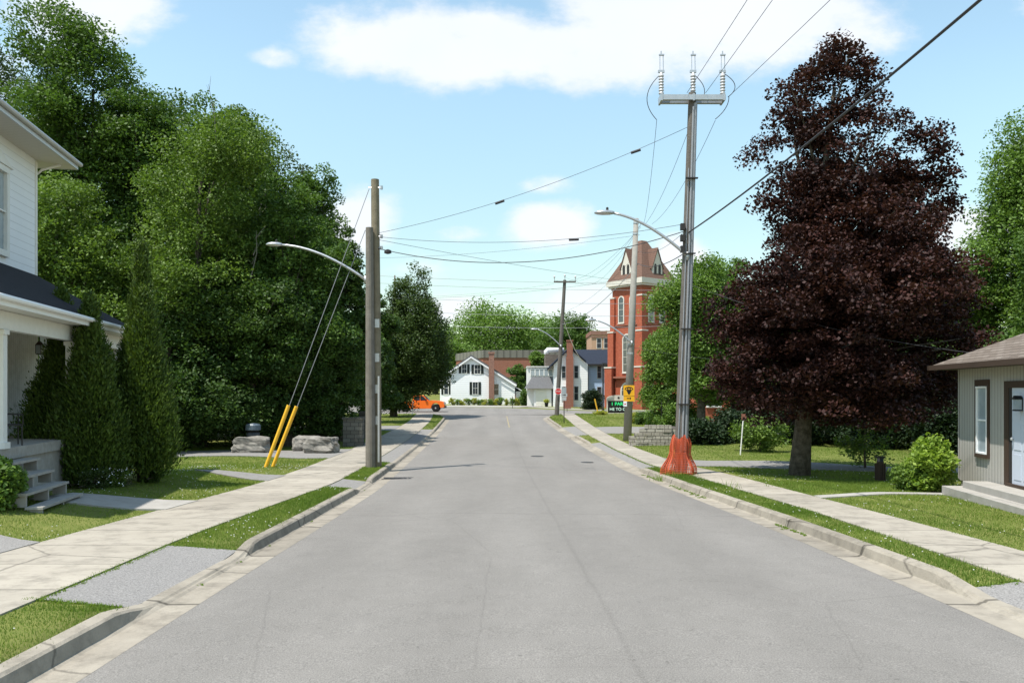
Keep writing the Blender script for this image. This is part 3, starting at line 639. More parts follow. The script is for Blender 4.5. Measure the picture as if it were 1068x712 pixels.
# left wood, back row then front row
broad(5, 52, 38, 175, 'tree', 'tall tree showing over the white house roof at the far left', 'spire', 21, n=300, bare=3)
broad(95, 46, 2, 165, 'maple_tree', 'tallest dark maple, its ragged top rising over the white house', 'maple', 22, n=430, csize=1.05, irr=1.1, leaf=.19)
broad(160, 47, 76, 150, 'tree', 'dark tree filling the skyline between the tallest maple and its neighbour', 'maple', 135, n=330, leaf=.18)
broad(40, 48, 62, 170, 'tree', 'leafy tree left of the tallest maple above the house roof', 'maple', 136, n=330, leaf=.18)
broad(214, 47, 94, 120, 'tree', 'mid green tree filling the skyline right of the tallest maple group', 'maple', 137, n=330, leaf=.18)
broad(250, 46, 122, 110, 'tree', 'leafy crown on the sloping skyline above the pale green tree', 'maple', 138, n=300, leaf=.18)
broad(190, 50, 84, 190, 'maple_tree', 'dark maple directly behind the pale green tree of the wood', 'dark', 23, n=380, leaf=.19)
broad(268, 48, 128, 150, 'tree', 'grey green tree with bare twigs at its top, back of the wood', 'spire', 24, n=320, bare=12)
broad(326, 47, 168, 110, 'tree', 'dark tree at the right end of the wood beside the wooden pole', 'maple', 25, n=330, low=.04)
broad(60, 37.5, 175, 170, 'tree', 'broad light green tree just behind the white house corner', 'manitoba', 26, n=330, leaf=.15)
broad(208, 40.5, 118, 200, 'tree', 'large pale green tree above the tall double cedar', 'manitoba', 27, n=460, leaf=.15, bare=5, low=.03)
broad(300, 42, 178, 140, 'tree', 'medium green tree above the street lamp head', 'maple', 28, n=380, leaf=.16, low=.04)
broad(355, 45, 225, 80, 'tree', 'slim dark tree directly left of the wooden pole', 'dark', 29, n=260, leaf=.16, low=.02)
broad(175, 38.4, 290, 170, 'tree', 'low dark tree filling the shade behind the cedars', 'dark', 30, n=300, leaf=.16, low=.02)
broad(262, 40.5, 290, 150, 'tree', 'low dark tree behind the flat boulder and litter bin', 'dark', 31, n=330, leaf=.16, low=.02)
broad(335, 43, 330, 100, 'tree', 'low bushy tree behind the pair of boulders', 'dark', 32, n=280, leaf=.15, low=.01)
broad(20, 44, 250, 170, 'tree', 'shaded tree hidden low behind the white house porch', 'dark', 33, n=260, leaf=.18, low=.02)
broad(110, 50, 250, 260, 'tree', 'dense dark tree deep in the left wood behind the cedars', 'dark', 133, n=330, leaf=.22, low=.02)
broad(290, 52, 260, 200, 'tree', 'dense dark tree deep in the wood behind the boulders', 'dark', 134, n=330, leaf=.22, low=.02)
# spire tree right of the pole
def spire(px, Y, toprow, wpx, label, seed, mkey='spire', n=420, off=0):
    x = W3(px, Y); b = G(x, Y); H = top(toprow, Y, b); rw = wpx/2*Y/F
    lobes = [(0, 0, H*.40, rw*.90, rw*.90, H*.25), (.15, 0, H*.55, rw*.78, rw*.78, H*.24), (-.1, 0, H*.72, rw*.52, rw*.52, H*.19), (.1, 0, H*.88, rw*.26, rw*.26, H*.11), (rw*.42, 0, H*.30, rw*.5, rw*.5, H*.12), (-rw*.4, .3, H*.6, rw*.35, rw*.35, H*.12), (-rw*.55, 0, H*.3, rw*.45, rw*.5, H*.16)]
    lobes += [(-rw*.55, -.5, H*.16, rw*.6, rw*.5, H*.1), (-rw*.9, -.5, H*.22, rw*.4, rw*.4, H*.12)]
    lobes = [(l[0]+off,)+l[1:] for l in lobes]+([(1.0, -.6, 1.9, 1.5, 1.3, 1.2), (-.6, -.6, 1.9, 1.6, 1.5, 1.2), (-2.0, -.3, 2.2, 1.5, 1.4, 1.3)] if off else [])
    return make_tree('tree', label, 'tree', (x, Y, b-.05), .3, lobes, n, 150, rw*.2, .2, mkey, 'trees of the wood on the left', seed, trunk_top=H*.9, flat=.9, shell=.6)
spire(411, 76, 270, 86, 'tall grey green oval tree standing alone by the orange pickup', 41, n=640, off=1.75)
broad(385, 66, 300, 70, 'tree', 'dark tree glimpsed behind the wooden pole at mid height', 'dark', 42, n=260, leaf=.2, low=.05)
broad(398, 99, 335, 80, 'tree', 'dark tree behind the orange pickup and oval tree', 'dark', 43, n=200, leaf=.24, low=.05)
# far trees
FG = 'leafy trees beyond the junction'
broad(506, 185, 312, 120, 'tree', 'large round bright green tree behind the brick hall', 'bright', 51, n=260, per=110, leaf=.5, low=.1, group=FG, tr=.5)
broad(560, 200, 335, 90, 'tree', 'bright green tree right of the largest far tree', 'bright', 52, n=220, per=100, leaf=.5, low=.1, group=FG, tr=.5)
broad(592, 175, 326, 70, 'tree', 'green tree behind the white gabled house with brick chimney', 'maple', 53, n=220, per=100, leaf=.45, low=.1, group=FG, tr=.5)
broad(476, 165, 352, 55, 'tree', 'low pale tree behind the left white house roof', 'bright', 54, n=150, per=100, leaf=.4, low=.1, group=FG, tr=.4)
broad(455, 190, 335, 70, 'tree', 'far tree between the oval tree and the brick hall', 'maple', 55, n=170, per=100, leaf=.5, low=.1, group=FG, tr=.5)
broad(632, 195, 345, 60, 'tree', 'far tree between the tan school and the church tower', 'bright', 56, n=150, per=100, leaf=.5, low=.1, group=FG, tr=.5)
broad(563, 122, 366, 26, 'tree', 'small bright tree above the white annex roof', 'bright', 57, n=110, per=90, leaf=.28, low=.15, group=FG, tr=.2)
broad(543, 120, 379, 30, 'tree', 'small green tree between the white house and the annex', 'maple', 58, n=110, per=90, leaf=.28, low=.1, group=FG, tr=.2)
# right side
RG = 'green trees on the right side'
x = W3(703, 50)
broad(732, 50, 258, 96, 'tree', 'light green tree hanging in front of the brick church', 'bright', 61, n=330, per=150, leaf=.17, low=.16, group=RG, tr=.28, csize=.95, droop=.6)
broad(697, 54, 335, 66, 'tree', 'smaller green tree covering the church door side', 'bright', 62, n=220, leaf=.16, low=.08, group=RG, tr=.16, csize=.7, droop=.6)
broad(765, 56, 268, 90, 'tree', 'green tree between the light green tree and the purple maple', 'maple', 63, n=250, leaf=.18, low=.1, group=RG)
broad(1062, 44, 108, 96, 'tree', 'tall light green tree behind the brown roofed house', 'bright', 64, n=330, leaf=.17, low=.1, group=RG, csize=1.0, irr=1.15)
broad(1000, 46, 262, 110, 'tree', 'mid green tree seen between purple maple and brown roof', 'manitoba', 65, n=260, leaf=.17, low=.03, group=RG)
broad(930, 48, 270, 150, 'tree', 'dark green tree hidden behind the purple maple', 'dark', 66, n=300, leaf=.18, low=.02, group=RG)
broad(830, 50, 300, 150, 'tree', 'dark tree directly behind the purple maple trunk', 'dark', 67, n=280, leaf=.18, low=.02, group=RG)
broad(1110, 40, 230, 140, 'tree', 'bushy tree behind the right edge of the brown house', 'maple', 68, n=240, leaf=.18, low=.02, group=RG)
# purple maple
def purple():
    Y = 26.5; x = W3(830, Y); b = G(x, Y); s = Y/F
    def P(px, py, r, ry=None, dy=0): return ((px-830)*s, dy, EYE+(HZ-py)*s-b, r*s, r*s*.95, (ry or r)*s)
    lobes = [P(882, 52, 22, 22), P(865, 235, 40, 40, .4), P(842, 215, 40, 45, -.6), P(800, 412, 48, 24, -1.2), P(860, 416, 60, 24, -2.2), P(925, 412, 60, 28, -.5), P(850, 418, 60, 22, 2.0), P(968, 392, 40, 28), P(868, 70, 34, 34), P(850, 100, 42, 42), P(905, 75, 22, 28), P(840, 150, 46, 46, .3), P(890, 160, 60, 60), P(825, 205, 42, 45), P(880, 220, 75, 70, -.2),
             P(955, 165, 38, 36), P(975, 200, 30, 28), P(940, 230, 60, 55), P(850, 290, 90, 60, -.5), P(950, 300, 72, 50, .3), P(790, 320, 48, 45), P(770, 365, 40, 38, -.5), P(985, 320, 34, 32),
             P(870, 350, 100, 60, .5), P(950, 360, 64, 45, -.6), P(820, 385, 75, 38, -1.2), P(765, 395, 34, 26), P(900, 395, 80, 36, 1.0), P(850, 320, 80, 60, -2.2), P(900, 260, 60, 50, -1.8), P(860, 390, 60, 30, -2.4), P(880, 330, 80, 60, 2.2), P(905, 310, 60, 50, -2.6), P(820, 300, 55, 50, -1.8)]
    make_tree('purple_maple', 'large dark purple maple on the lawn beside the brown roofed house', 'tree', (x, Y, b-.05), .275, lobes, 1450, 160, .55, .105, 'purple', None, 71, trunk_top=EYE+(HZ-90)*s-b, lean=(1.2, 0), aspect=.85, flat=.5, shell=.5, limbs=26, droop=.3)
purple()

# cedars
def cedar(px, Y, toprow, wpx, label, seed, spires=((0, 0, 1),), low=.06, dens=1.0, ex=1.05):
    x = W3(px, Y); b = G(x, Y); H = top(toprow, Y, b); rw = wpx/2*Y/F; rs = np.random.RandomState(seed)
    root = thing('cedar', label, 'cedar tree', (x, Y, b-.03), 0, 'clipped cedars beside the white house steps')
    Ps, Ds, cvs = [], [], []
    for (dx, dy, hf) in spires:
        h = H*hf; nc = int(620*dens)
        t = rs.uniform(0, 1, nc)**1.25; a = rs.uniform(0, 6.283, nc)
        prof = np.where(t < .22, .78+.22*np.sin(t/.22*1.57), np.clip((1.01-t)/.79, 0, 1)**ex)
        r = rw*(.74 if len(spires) > 1 else .95)*prof*rs.uniform(.82, 1.12, nc)*(1+.13*np.sin(3*a+t*9+seed)+.07*np.sin(7*a-t*23))
        cx = dx*rw*(1-t*.35)+np.cos(a)*r; cy = dy*rw*(1-t*.35)+np.sin(a)*r; cz = low*H+t*(h-low*H)
        m = 75; ci = np.repeat(np.arange(nc), m); n = nc*m; s = (.12+.10*(1-t))[ci]
        d = rs.normal(size=(n, 3))*.55
        p = np.stack([cx[ci], cy[ci], cz[ci]], 1)+d*s[:, None]*np.array([1, 1, 1.5]); Ps.append(p)
        out = np.stack([np.cos(a)[ci]*.6, np.sin(a)[ci]*.6, np.full(n, 1.1)], 1); Ds.append(out); cvs.append(rs.uniform(0, 1, nc)[ci])
    P = np.concatenate(Ps); D = np.concatenate(Ds); cv = np.concatenate(cvs)
    n = len(P); D = D+rs.normal(size=(n, 3))*.35; D /= np.linalg.norm(D, axis=1)[:, None]; sd_ = rs.normal(size=(n, 3)); A = np.cross(D, sd_); A /= np.linalg.norm(A, axis=1)[:, None]
    s = rs.uniform(.05, .11, n)[:, None]; V = np.empty((n, 4, 3)); V[:, 0] = P-D*s*.5; V[:, 1] = P+A*s*.22; V[:, 2] = P+D*s*.7; V[:, 3] = P-A*s*.22
    fast_mesh('crown', V.reshape(-1, 3), np.arange(n*4).reshape(-1, 4), FO['cedar'], root, var=np.clip(.5*cv+.6*rs.uniform(0, 1, n)-.1, 0, 1))
    mb = MB()
    for k in range(4):
        a = k*1.7+seed; mb.tube([(.06*math.cos(a), .06*math.sin(a), -.05), (.15*math.cos(a), .15*math.sin(a), low*H+.2), (.2*math.cos(a), .2*math.sin(a), H*.5)], [.05, .04, .02], 6)
    mb.build('trunk', M['bark'], root, smooth=True)
    return root
cedar(65, 20.3, 306, 76, 'thin dark cedar squeezed against the porch', 81, low=.05, ex=1.5)
cedar(94, 19.6, 312, 60, 'rounded cedar nearest the porch steps', 82, low=.10)
cedar(148, 21.0, 256, 70, 'tallest cedar with a double tip, right of the others', 83, spires=((-.05, .1, 1), (.25, -.35, .80), (-.35, -.1, .66)), low=.10, dens=.75, ex=1.2)

def shrub(name, label, px, Y, toprow, wpx, mkey, seed, n=60, per=130, leaf=.07, cs=.2, b=None, ry=None, flat=.8, group=None, x=None, cat='shrub', H=None):
    x = W3(px, Y) if x is None else x; b = (G(x, Y) if Y < YEND else float(zp(Y)+.02)) if b is None else b
    H = H or top(toprow, Y, b); rw = wpx/2*Y/F; ry = ry or rw
    lobes = [(0, 0, H*.45, rw*.8, ry*.8, H*.46), (0, 0, H*.2, rw*.75, ry*.75, H*.2)]; rs = np.random.RandomState(seed)
    for i in range(4):
        a = rs.uniform(0, 6.28); lobes.append((math.cos(a)*rw*.5, math.sin(a)*ry*.5, H*rs.uniform(.35, .75), rw*.4, ry*.4, H*.22))
    return make_tree(name, label, cat, (x, Y, b-.02), .03, lobes, n, per, cs, leaf, mkey, group, seed, trunk_top=H*.7, flat=flat, limbs=5, tname='stem', shell=.4)
shrub('shrub', 'bright leafy shrub in the bottom left corner by the porch steps', -2, 14.8, 474, 60, 'bright', 91, n=60, leaf=.10, cs=.24, b=None)
shrub('shrub', 'low dark shrub in the grass right of the tallest cedar', 158, 20.9, 487, 24, 'dark', 92, n=26, leaf=.05, cs=.12)
shrub('flowering_plant', 'clump of small white flowers at the foot of the cedars', 100, 19.0, 488, 34, 'spire', 93, n=30, leaf=.05, cs=.14)
shrub('flowering_plant', 'pale leafy clump between the two front cedars', 122, 19.6, 489, 22, 'manitoba', 94, n=24, leaf=.05, cs=.12)
n = 140; x = RS.uniform(-9.95, -8.9, n); y = RS.uniform(18.7, 19.6, n); z = np.array([G(a, b_) for a, b_ in zip(x, y)])+RS.uniform(.1, .5, n)
Vv, Ff = leafcloud(np.stack([x, y, z], 1), .035, .9); tag(fast_mesh('daisies', Vv, Ff, M['whitebright']), 'white daisy heads under the cedars', 'flowers', kind='stuff')
# right-hand shrubs
shrub('shrub', 'bright lime green shrub at the corner of the grey house', 968, 20.6, 447, 58, 'lime', 95, n=90, per=70, leaf=.11, cs=.26)
shrub('shrub', 'darker low shrub left of the lime green shrub', 944, 20.9, 484, 44, 'manitoba', 96, n=45, per=80, leaf=.08, cs=.2)
shrub('shrub', 'thin pale shrub behind the wooden lamp post', 902, 28.5, 424, 62, 'manitoba', 97, n=30, per=60, leaf=.11, cs=.3)
shrub('shrub', 'pale leafed bush left of the purple maple trunk', 793, 38, 428, 62, 'manitoba', 98, n=60, per=80, leaf=.13, cs=.35)
for i, (px, Y, tr, w, lb) in enumerate(((735, 43, 440, 50, 'low dark hedge bush right of the orange netting'), (775, 44, 425, 70, 'dark hedge bush behind the thin white stake'), (850, 43, 415, 110, 'wide dark hedge bush behind the maple trunk'), (925, 40, 405, 110, 'dark hedge bush behind the wooden lamp post'), (985, 36, 400, 80, 'dark hedge bush by the far corner of the grey house'))):
    shrub('hedge_bush', lb, px, Y, tr, w, 'hedge', 100+i, n=150, per=100, leaf=.16, cs=.5, group='dark hedge bushes at the back of the right lawn')

# ------------------------------------------------------------------ buildings
def window(parent, loc, rz, w, h, frame=None, pane=None, fr=.07, rows_=2, cols_=1, shutters=None, depth=.06, arch=False, name='window', sill=False):
    """local: x across the wall, -y outward, z up; loc is the bottom centre"""
    frame = frame or M['white']; pane = pane or M['glass']
    mb = MB(); d = depth
    def headz(x): return h-w/2+math.sqrt(max(0, (w/2)**2-x*x)) if arch else h
    mb.box(-w/2-fr, -w/2, -d, .03, -fr, h if not arch else h-w/2); mb.box(w/2, w/2+fr, -d, .03, -fr, h if not arch else h-w/2); mb.box(-w/2, w/2, -d, .03, -fr, 0)
    if arch:
        k = 10
        for i in range(k):
            a0, a1 = math.pi*i/k, math.pi*(i+1)/k; r0, r1 = w/2, w/2+fr; zc = h-w/2
            mb.prism([(math.cos(a0)*r0, zc+math.sin(a0)*r0), (math.cos(a0)*r1, zc+math.sin(a0)*r1), (math.cos(a1)*r1, zc+math.sin(a1)*r1), (math.cos(a1)*r0, zc+math.sin(a1)*r0)], -d, .03)
    else: mb.box(-w/2-fr, w/2+fr, -d-.01, .03, h, h+fr)
    for i in range(1, rows_): mb.box(-w/2, w/2, -d*.7, -.012, h*i/rows_-.02, h*i/rows_+.02)
    for i in range(1, cols_): x = -w/2+w*i/cols_; mb.box(x-.015, x+.015, -d*.65, -.013, 0, headz(x))
    if sill: mb.box(-w/2-fr-.04, w/2+fr+.04, -d-.06, .0, -fr-.05, -fr-.004)
    o = mb.build(name, frame, parent, loc=loc, rot=(0, 0, rz))
    p = MB()
    if arch:
        k = 10; poly = [(-w/2, 0), (w/2, 0)]+[(math.cos(math.pi*i/k)*w/2, h-w/2+math.sin(math.pi*i/k)*w/2) for i in range(k+1)]
        p.prism(poly, -.012, .02)
    else: p.box(-w/2, w/2, -.012, .02, 0, h)
    p.build('pane', pane, o)
    if shutters:
        for s in (-1, 1):
            q = MB(); x0 = s*(w/2+fr+.03); x1 = s*(w/2+fr+.03+shutters); q.box(min(x0, x1), max(x0, x1), -.05, -.004, -.04, h+.04)
            for k in range(int(h/.12)): q.box(min(x0, x1)+.04, max(x0, x1)-.04, -.062, -.05, .05+k*.12, .05+k*.12+.05)
            q.build('shutter', M['shutter'], o)
    return o

# --- white house on the left
LHx, LHy = -13.15, 22.85; LHt = R(100)
def L2W(x, y): return (LHx+x*math.cos(LHt)-y*math.sin(LHt), LHy+x*math.sin(LHt)+y*math.cos(LHt))
gz = .10; FL = 1.12
lh = thing('white_house', 'old white two storey house with dark roofed porch at the left edge', 'house', (LHx, LHy, 0), LHt)
mb = MB(); mb.box(-9, 0, 0, 8, -.6, 8.6); mb.build('wall', M['white_siding'], lh)
mb = MB(); mb.box(-.10, .015, -.025, .12, 4.6, 8.56); mb.build('corner_board', M['white'], lh)
ov = .80; ez = 8.80
mb = MB(); x0, x1, y0, y1 = -9-ov, ov, -ov, 8+ov
mb.add([(x0, y0, ez), (x1, y0, ez), (x1, y1, ez), (x0, y1, ez), (-6, 4, ez+2.4), (-3, 4, ez+2.4)], [(0, 1, 5, 4), (1, 2, 5), (2, 3, 4, 5), (3, 0, 4)])
roof = mb.build('roof', M['shingle_dark'], lh)
mb = MB(); mb.box(x0+.02, x1-.02, y0+.02, y1-.02, ez-.2, ez-.17); mb.build('soffit', M['soffit'], roof)
mb = MB()
for a in (0, 1):
    mb.box(x0, x1, y0-.02+.0, y0+.02, ez-.21, ez-.01) if a == 0 else mb.box(x1-.02, x1+.02, y0+.02, y1, ez-.21, ez-.01)
mb.tube([(x0, y0-.07, ez-.05), (x1+.07, y0-.07, ez-.05)], .06, 8); mb.build('gutter', M['alu'], roof)
mb = MB(); mb.tube([(.35, -.5, ez-.2), (.12, -.1, ez-.42), (.09, .06, ez-.6), (.09, .06, 4.5)], .035, 8); mb.build('downpipe', M['white'], lh)
window(lh, (-2.6, 0, 5.75), 0, .95, 1.95, M['white'], M['glass_pale'], fr=.15, rows_=2, depth=.1)
mb = MB(); mb.prism([(-3.37, 7.86), (-1.83, 7.86), (-2.6, 8.16)], -.14, -.0); mb.build('window_hood', M['white'], lh)
window(lh, (-6.0, 0, 5.75), 0, .95, 1.95, M['white'], M['glass_pale'], fr=.15, rows_=2, depth=.1)
# porch
PD = 2.25
mb = MB(); mb.box(-9, .45, -PD+.1, -.0, FL-.22, FL); mb.box(-9, .42, -PD+.16, -PD+.2, -.4, FL-.22); mb.build('porch_floor', M['weathered_step'], lh)
e = 3.93; t_ = 5.42; xe0, xe1 = -9.3, .75; yf = -PD-.3
mb = MB(); mb.add([(xe0, yf, e), (xe1, yf, e), (xe1, 0.0, e+.0), (-.05, -.03, t_), (xe0, -.03, t_), (xe0, -.03, e)], [(0, 1, 3, 4), (1, 2, 3), (0, 4, 5), (0, 5, 2, 1)])
pr = mb.build('porch_roof', M['shingle_dark'], lh)
mb = MB(); mb.box(xe0, xe1+.02, yf-.03, yf+.01, e-.17, e+.01); mb.box(xe1-.01, xe1+.03, yf+.02, 0, e-.17, e+.01); mb.tube([(xe0, yf-.09, e-.03), (xe1+.05, yf-.09, e-.03)], .055, 8); mb.build('gutter', M['whitebright'], pr)
mb = MB(); mb.box(xe0, xe1-.04, yf+.02, -.02, e-.16, e-.13); mb.build('porch_ceiling', M['white'], pr)
mb = MB(); mb.box(-9, .4, -PD+.1, -PD+.28, e-.52, e-.17); mb.box(.24, .4, -PD+.28, 0, e-.52, e-.17); mb.build('beam', M['white'], pr)
for x in (-7.45, -3.6, .30):
    mb = MB(); mb.box(x-.09, x+.09, -PD+.1, -PD+.28, FL, e-.5); mb.box(x-.13, x+.13, -PD+.06, -PD+.32, FL, FL+.12); mb.box(x-.12, x+.12, -PD+.07, -PD+.31, e-.62, e-.53); mb.build('porch_post', M['white'], lh)
# enclosed board wall, dark screened opening, rail
mb = MB(); mb.box(-9, -.02, -.05, -.005, FL, 3.8); mb.build('board_wall', M['peel'], lh)
mb = MB(); mb.box(.2, .26, -1.9, -.75, FL, 3.42); mb.box(.2, .26, -.75, -.1, FL, FL+.75); mb.build('end_wall', M['peel'], lh)
mb = MB(); mb.box(.19, .27, -.1, .0, FL, 3.4); mb.box(.18, .28, -.8, -.74, FL+.751, 3.4); mb.build('opening_frame', M['white'], lh)
mb = MB(); mb.box(-3.5, .22, -PD+.12, -PD+.26, FL+.82, FL+.9)
for k in range(24): mb.box(-3.4+k*.15, -3.36+k*.15, -PD+.17, -PD+.21, FL+.08, FL+.82)
mb.box(-3.5, .22, -PD+.14, -PD+.24, FL+.04, FL+.09); mb.build('railing', M['white'], lh)
mb = MB(); ns = 4
for k in range(ns):
    z = FL-(k+1)*.245; y = -PD+.1-k*.27
    mb.box(-8.7, -6.55, y-.3, y+.0, z-.045, z)
    for xx in (-8.65, -7.6, -6.65): mb.box(xx, xx+.06, y-.27, y-.02, z-.25, z-.045)
mb.build('step', M['weathered_step'], lh)
lx, ly = L2W(-2.0, -.8)
t = thing('porch_lantern', 'small brass lantern hanging under the white porch ceiling', 'lantern', (lx, ly, 3.3))
mb = MB(); mb.box(-.06, .06, -.06, .06, -.12, .1); mb.build('glass', M['glass_pale'], t)
mb = MB(); mb.tube([(0, 0, .1), (0, 0, .5)], .012, 6); mb.lathe([(.11, .1), (.03, .2)], n=8); mb.lathe([(.08, -.14), (.08, -.12)], n=8)
for a in (-1, 1):
    for b_ in (-1, 1): mb.tube([(a*.065, b_*.065, -.12), (a*.065, b_*.065, .1)], .008, 4)
mb.build('frame', M['brown_trim'], t)
lx, ly = L2W(-6.35, -1.75)
t = thing('porch_chair', 'dark metal lawn chair standing on the white porch', 'chair', (lx, ly, FL), LHt+.5)
mb = MB(); mb.box(-.27, .27, -.25, .25, .4, .43); mb.build('seat', M['dark_trim'], t, bevel=.01)
mb = MB(); mb.prism([(-.27, .44), (.27, .44), (.24, .98), (-.24, .98)], .22, .26); mb.build('backrest', M['dark_trim'], t)
for a in (-1, 1):
    for b_ in (-1, 1): mb = MB(); mb.tube([(a*.25, b_*.23, 0), (a*.25, b_*.23, .4)], .014, 6); mb.build('leg', M['dark_trim'], t)
    mb = MB(); mb.tube([(a*.29, -.24, .42), (a*.29, -.24, .63), (a*.29, .24, .65)], .014, 6); mb.build('armrest', M['dark_trim'], t)

# --- grey house on the right
RHx, RHy = 11.37, 21.0; RHt = R(-97)
def R2W(x, y): return (RHx+x*math.cos(RHt)-y*math.sin(RHt), RHy+x*math.sin(RHt)+y*math.cos(RHt))
rh = thing('grey_house', 'small grey vertical sided house with brown hip roof at the right edge', 'house', (RHx, RHy, 0), RHt)
mb = MB(); mb.box(0, 9, 0, 8.5, -.02, 2.82); mb.build('wall', M['vert_siding'], rh)
mb = MB(); mb.box(.03, 8.97, .03, 8.47, -.7, -.02); mb.build('foundation', M['concrete'], rh)
mb = MB(); mb.box(-.04, .02, -.02, .06, .0, 2.8); mb.build('corner_board', M['vert_siding'], rh)
o_ = .48; ez = 2.9; rz_ = 5.1
mb = MB(); mb.add([(-o_, -o_, ez), (9+o_, -o_, ez), (9+o_, 8.5+o_, ez), (-o_, 8.5+o_, ez), (4.2, 4.2, rz_), (4.8, 4.2, rz_)], [(0, 1, 5, 4), (1, 2, 5), (2, 3, 4, 5), (3, 0, 4)])
rf = mb.build('roof', M['shingle_brown'], rh)
mb = MB(); mb.box(-o_+.03, 9+o_-.03, -o_+.03, 8.5+o_-.03, ez-.12, ez-.09); mb.build('soffit', M['brown_trim'], rf)
mb = MB(); mb.box(-o_-.03, 9+o_, -o_-.09, -o_+.01, ez-.13, ez-.005); mb.box(-o_-.09, -o_+.01, -o_-.09, 8.5+o_, ez-.128, ez-.008); mb.build('gutter', M['brown_trim'], rf)
wn = window(rh, (1.35, 0, .78), 0, .50, 1.52, M['whitebright'], M['glass_pale'], fr=.04, rows_=2, depth=.05)
mb = MB(); mb.box(-.37, -.30, -.045, .0, -.13, 1.72); mb.box(.30, .37, -.045, 0, -.13, 1.72); mb.box(-.30, .30, -.045, 0, 1.58, 1.72); mb.box(-.30, .30, -.075, 0, -.13, -.05); mb.build('casing', M['brown_trim'], wn)
# recessed entrance
mb = MB(); mb.box(2.52, 2.66, -.05, 0, .14, 2.45); mb.box(3.76, 3.9, -.05, 0, .14, 2.45); mb.box(2.66, 3.76, -.05, 0, 2.3, 2.45); mb.box(2.66, 2.72, -.046, .0, .14, 2.3); mb.box(2.66, 3.76, -.09, 0, .13, .2); ds = mb.build('door_casing', M['brown_trim'], rh)
mb = MB(); mb.box(2.86, 3.76, -.03, .0, .2, 2.3)
for (a, b_) in ((.3, .85), (.95, 1.5), (1.6, 2.2)): mb.box(2.95, 3.27, -.04, -.03, a, b_); mb.box(3.37, 3.69, -.04, -.03, a, b_)
dd = mb.build('door', M['door_white'], rh)
mb = MB(); mb.lathe([(.0, .0), (.03, .01), (.03, .05), (.0, .07)], n=8); mb.build('handle', M['galv'], dd, loc=(2.95, -.08, 1.15))
mb = MB(); mb.box(2.72, 2.86, -.032, 0, .2, 2.3); mb.build('side_panel', M['dark_trim'], rh)
mb = MB(); mb.box(1.4, 9, -.95, -.62, -.6, -.02); mb.box(1.4, 1.75, -.62, -.06, -.6, -.02); mb.build('lower_step', M['concrete'], rh, bevel=.01)
mb = MB(); mb.box(1.75, 9, -.62, -.052, -.6, .13); mb.build('landing', M['concrete'], rh, bevel=.01)
lx, ly = R2W(3.32, -.13)
t = thing('wall_lantern', 'black wall lantern beside the white door of the grey house', 'lamp', (lx, ly, 1.85), RHt)
mb = MB(); mb.box(-.06, .06, -.06, .06, -.02, .2); mb.build('glass', M['glass_pale'], t)
mb = MB(); mb.prism([(-.08, .2), (.08, .2), (0, .28)], -.08, .08); mb.box(-.07, .07, -.07, .07, -.05, -.02); mb.box(-.05, .05, .07, .12, -.05, .25); mb.build('frame', M['black'], t)

# --- far white house (left of centre)
Y = 114; s = F/Y; hx = lambda p: (p-CX)/s; hzf = lambda r: EYE+(HZ-r)/s
h = thing('white_house', 'white gabled house with black shutters and a slim brick chimney', 'house', (0, Y, 0), 0)
b = .3
mb = MB(); poly = [(hx(470), b), (hx(537), b), (hx(537), hzf(400)), (hx(511), hzf(383.5)), (hx(491.5), hzf(371.5)), (hx(470), hzf(386.5))]
mb.prism(poly, 0, 9); mb.box(hx(463)-.8, hx(470)-.003, 3, 9, b, hzf(392)); mb.build('wall', M['white_far'], h)
mb = MB()
def slab(p0, p1, y0, y1, th=.18):
    (x0, z0), (x1, z1) = p0, p1; mb.prism([(x0, z0), (x1, z1), (x1, z1+th), (x0, z0+th)], y0, y1)
slab((hx(467.5), hzf(388)), (hx(491.5), hzf(371.3)), -.35, 9.3); slab((hx(491.5), hzf(371.3)), (hx(511.5), hzf(383.5)), -.35, 9.3); slab((hx(511.5), hzf(383.5)), (hx(539), hzf(401)), -.3, 9.2)
slab((hx(459), hzf(393)), (hx(470), hzf(386.5)), 2.8, 9.3); rf = mb.build('roof', M['shingle_grey'], h)
mb = MB(); mb.prism([(hx(467.3), hzf(388.3)), (hx(491.5), hzf(371.6)), (hx(491.5), hzf(371.6)-.22), (hx(468.5), hzf(388.3)-.22)], -.38, -.34); mb.prism([(hx(539.2), hzf(401.3)), (hx(491.5), hzf(371.6)), (hx(491.5), hzf(371.6)-.22), (hx(538), hzf(401.3)-.22)], -.385, -.345); mb.build('fascia', M['whitebright'], rf)
mb = MB(); mb.box(hx(510), hx(515.5), -.75, -.005, b, hzf(369)); mb.box(hx(509.3), hx(516.2), -.82, .0, hzf(369), hzf(367.3)); mb.build('chimney', M['brick_brown'], h)
for (pc, r1, r0, wp) in ((484.2, 380, 389, 4.4), (498, 380.5, 389.5, 5.8), (495.7, 398.5, 411, 5)): window(h, (hx(pc), 0, hzf(r0)), 0, wp/s, (r0-r1)/s, M['white'], M['glass'], fr=.08, rows_=2, cols_=2, shutters=2.6/s, depth=.06)
window(h, (hx(517.6), 0, hzf(411.5)), 0, 4.6/s, 11/s, M['white'], M['glass'], fr=.08, rows_=2)
window(h, (hx(463.5), 3, hzf(411)), 0, .55, 1.7, M['white'], M['glass'], fr=.08, rows_=2, shutters=.3)
mb = MB(); mb.box(hx(538), hx(546), 2, 8, b, hzf(408)); mb.prism([(hx(537), hzf(402.5)), (hx(547.5), hzf(408.5)), (hx(547.5), hzf(409.5)), (hx(537), hzf(403.5))], 1.8, 8.2); mb.build('lean_to', M['white_far'], h)
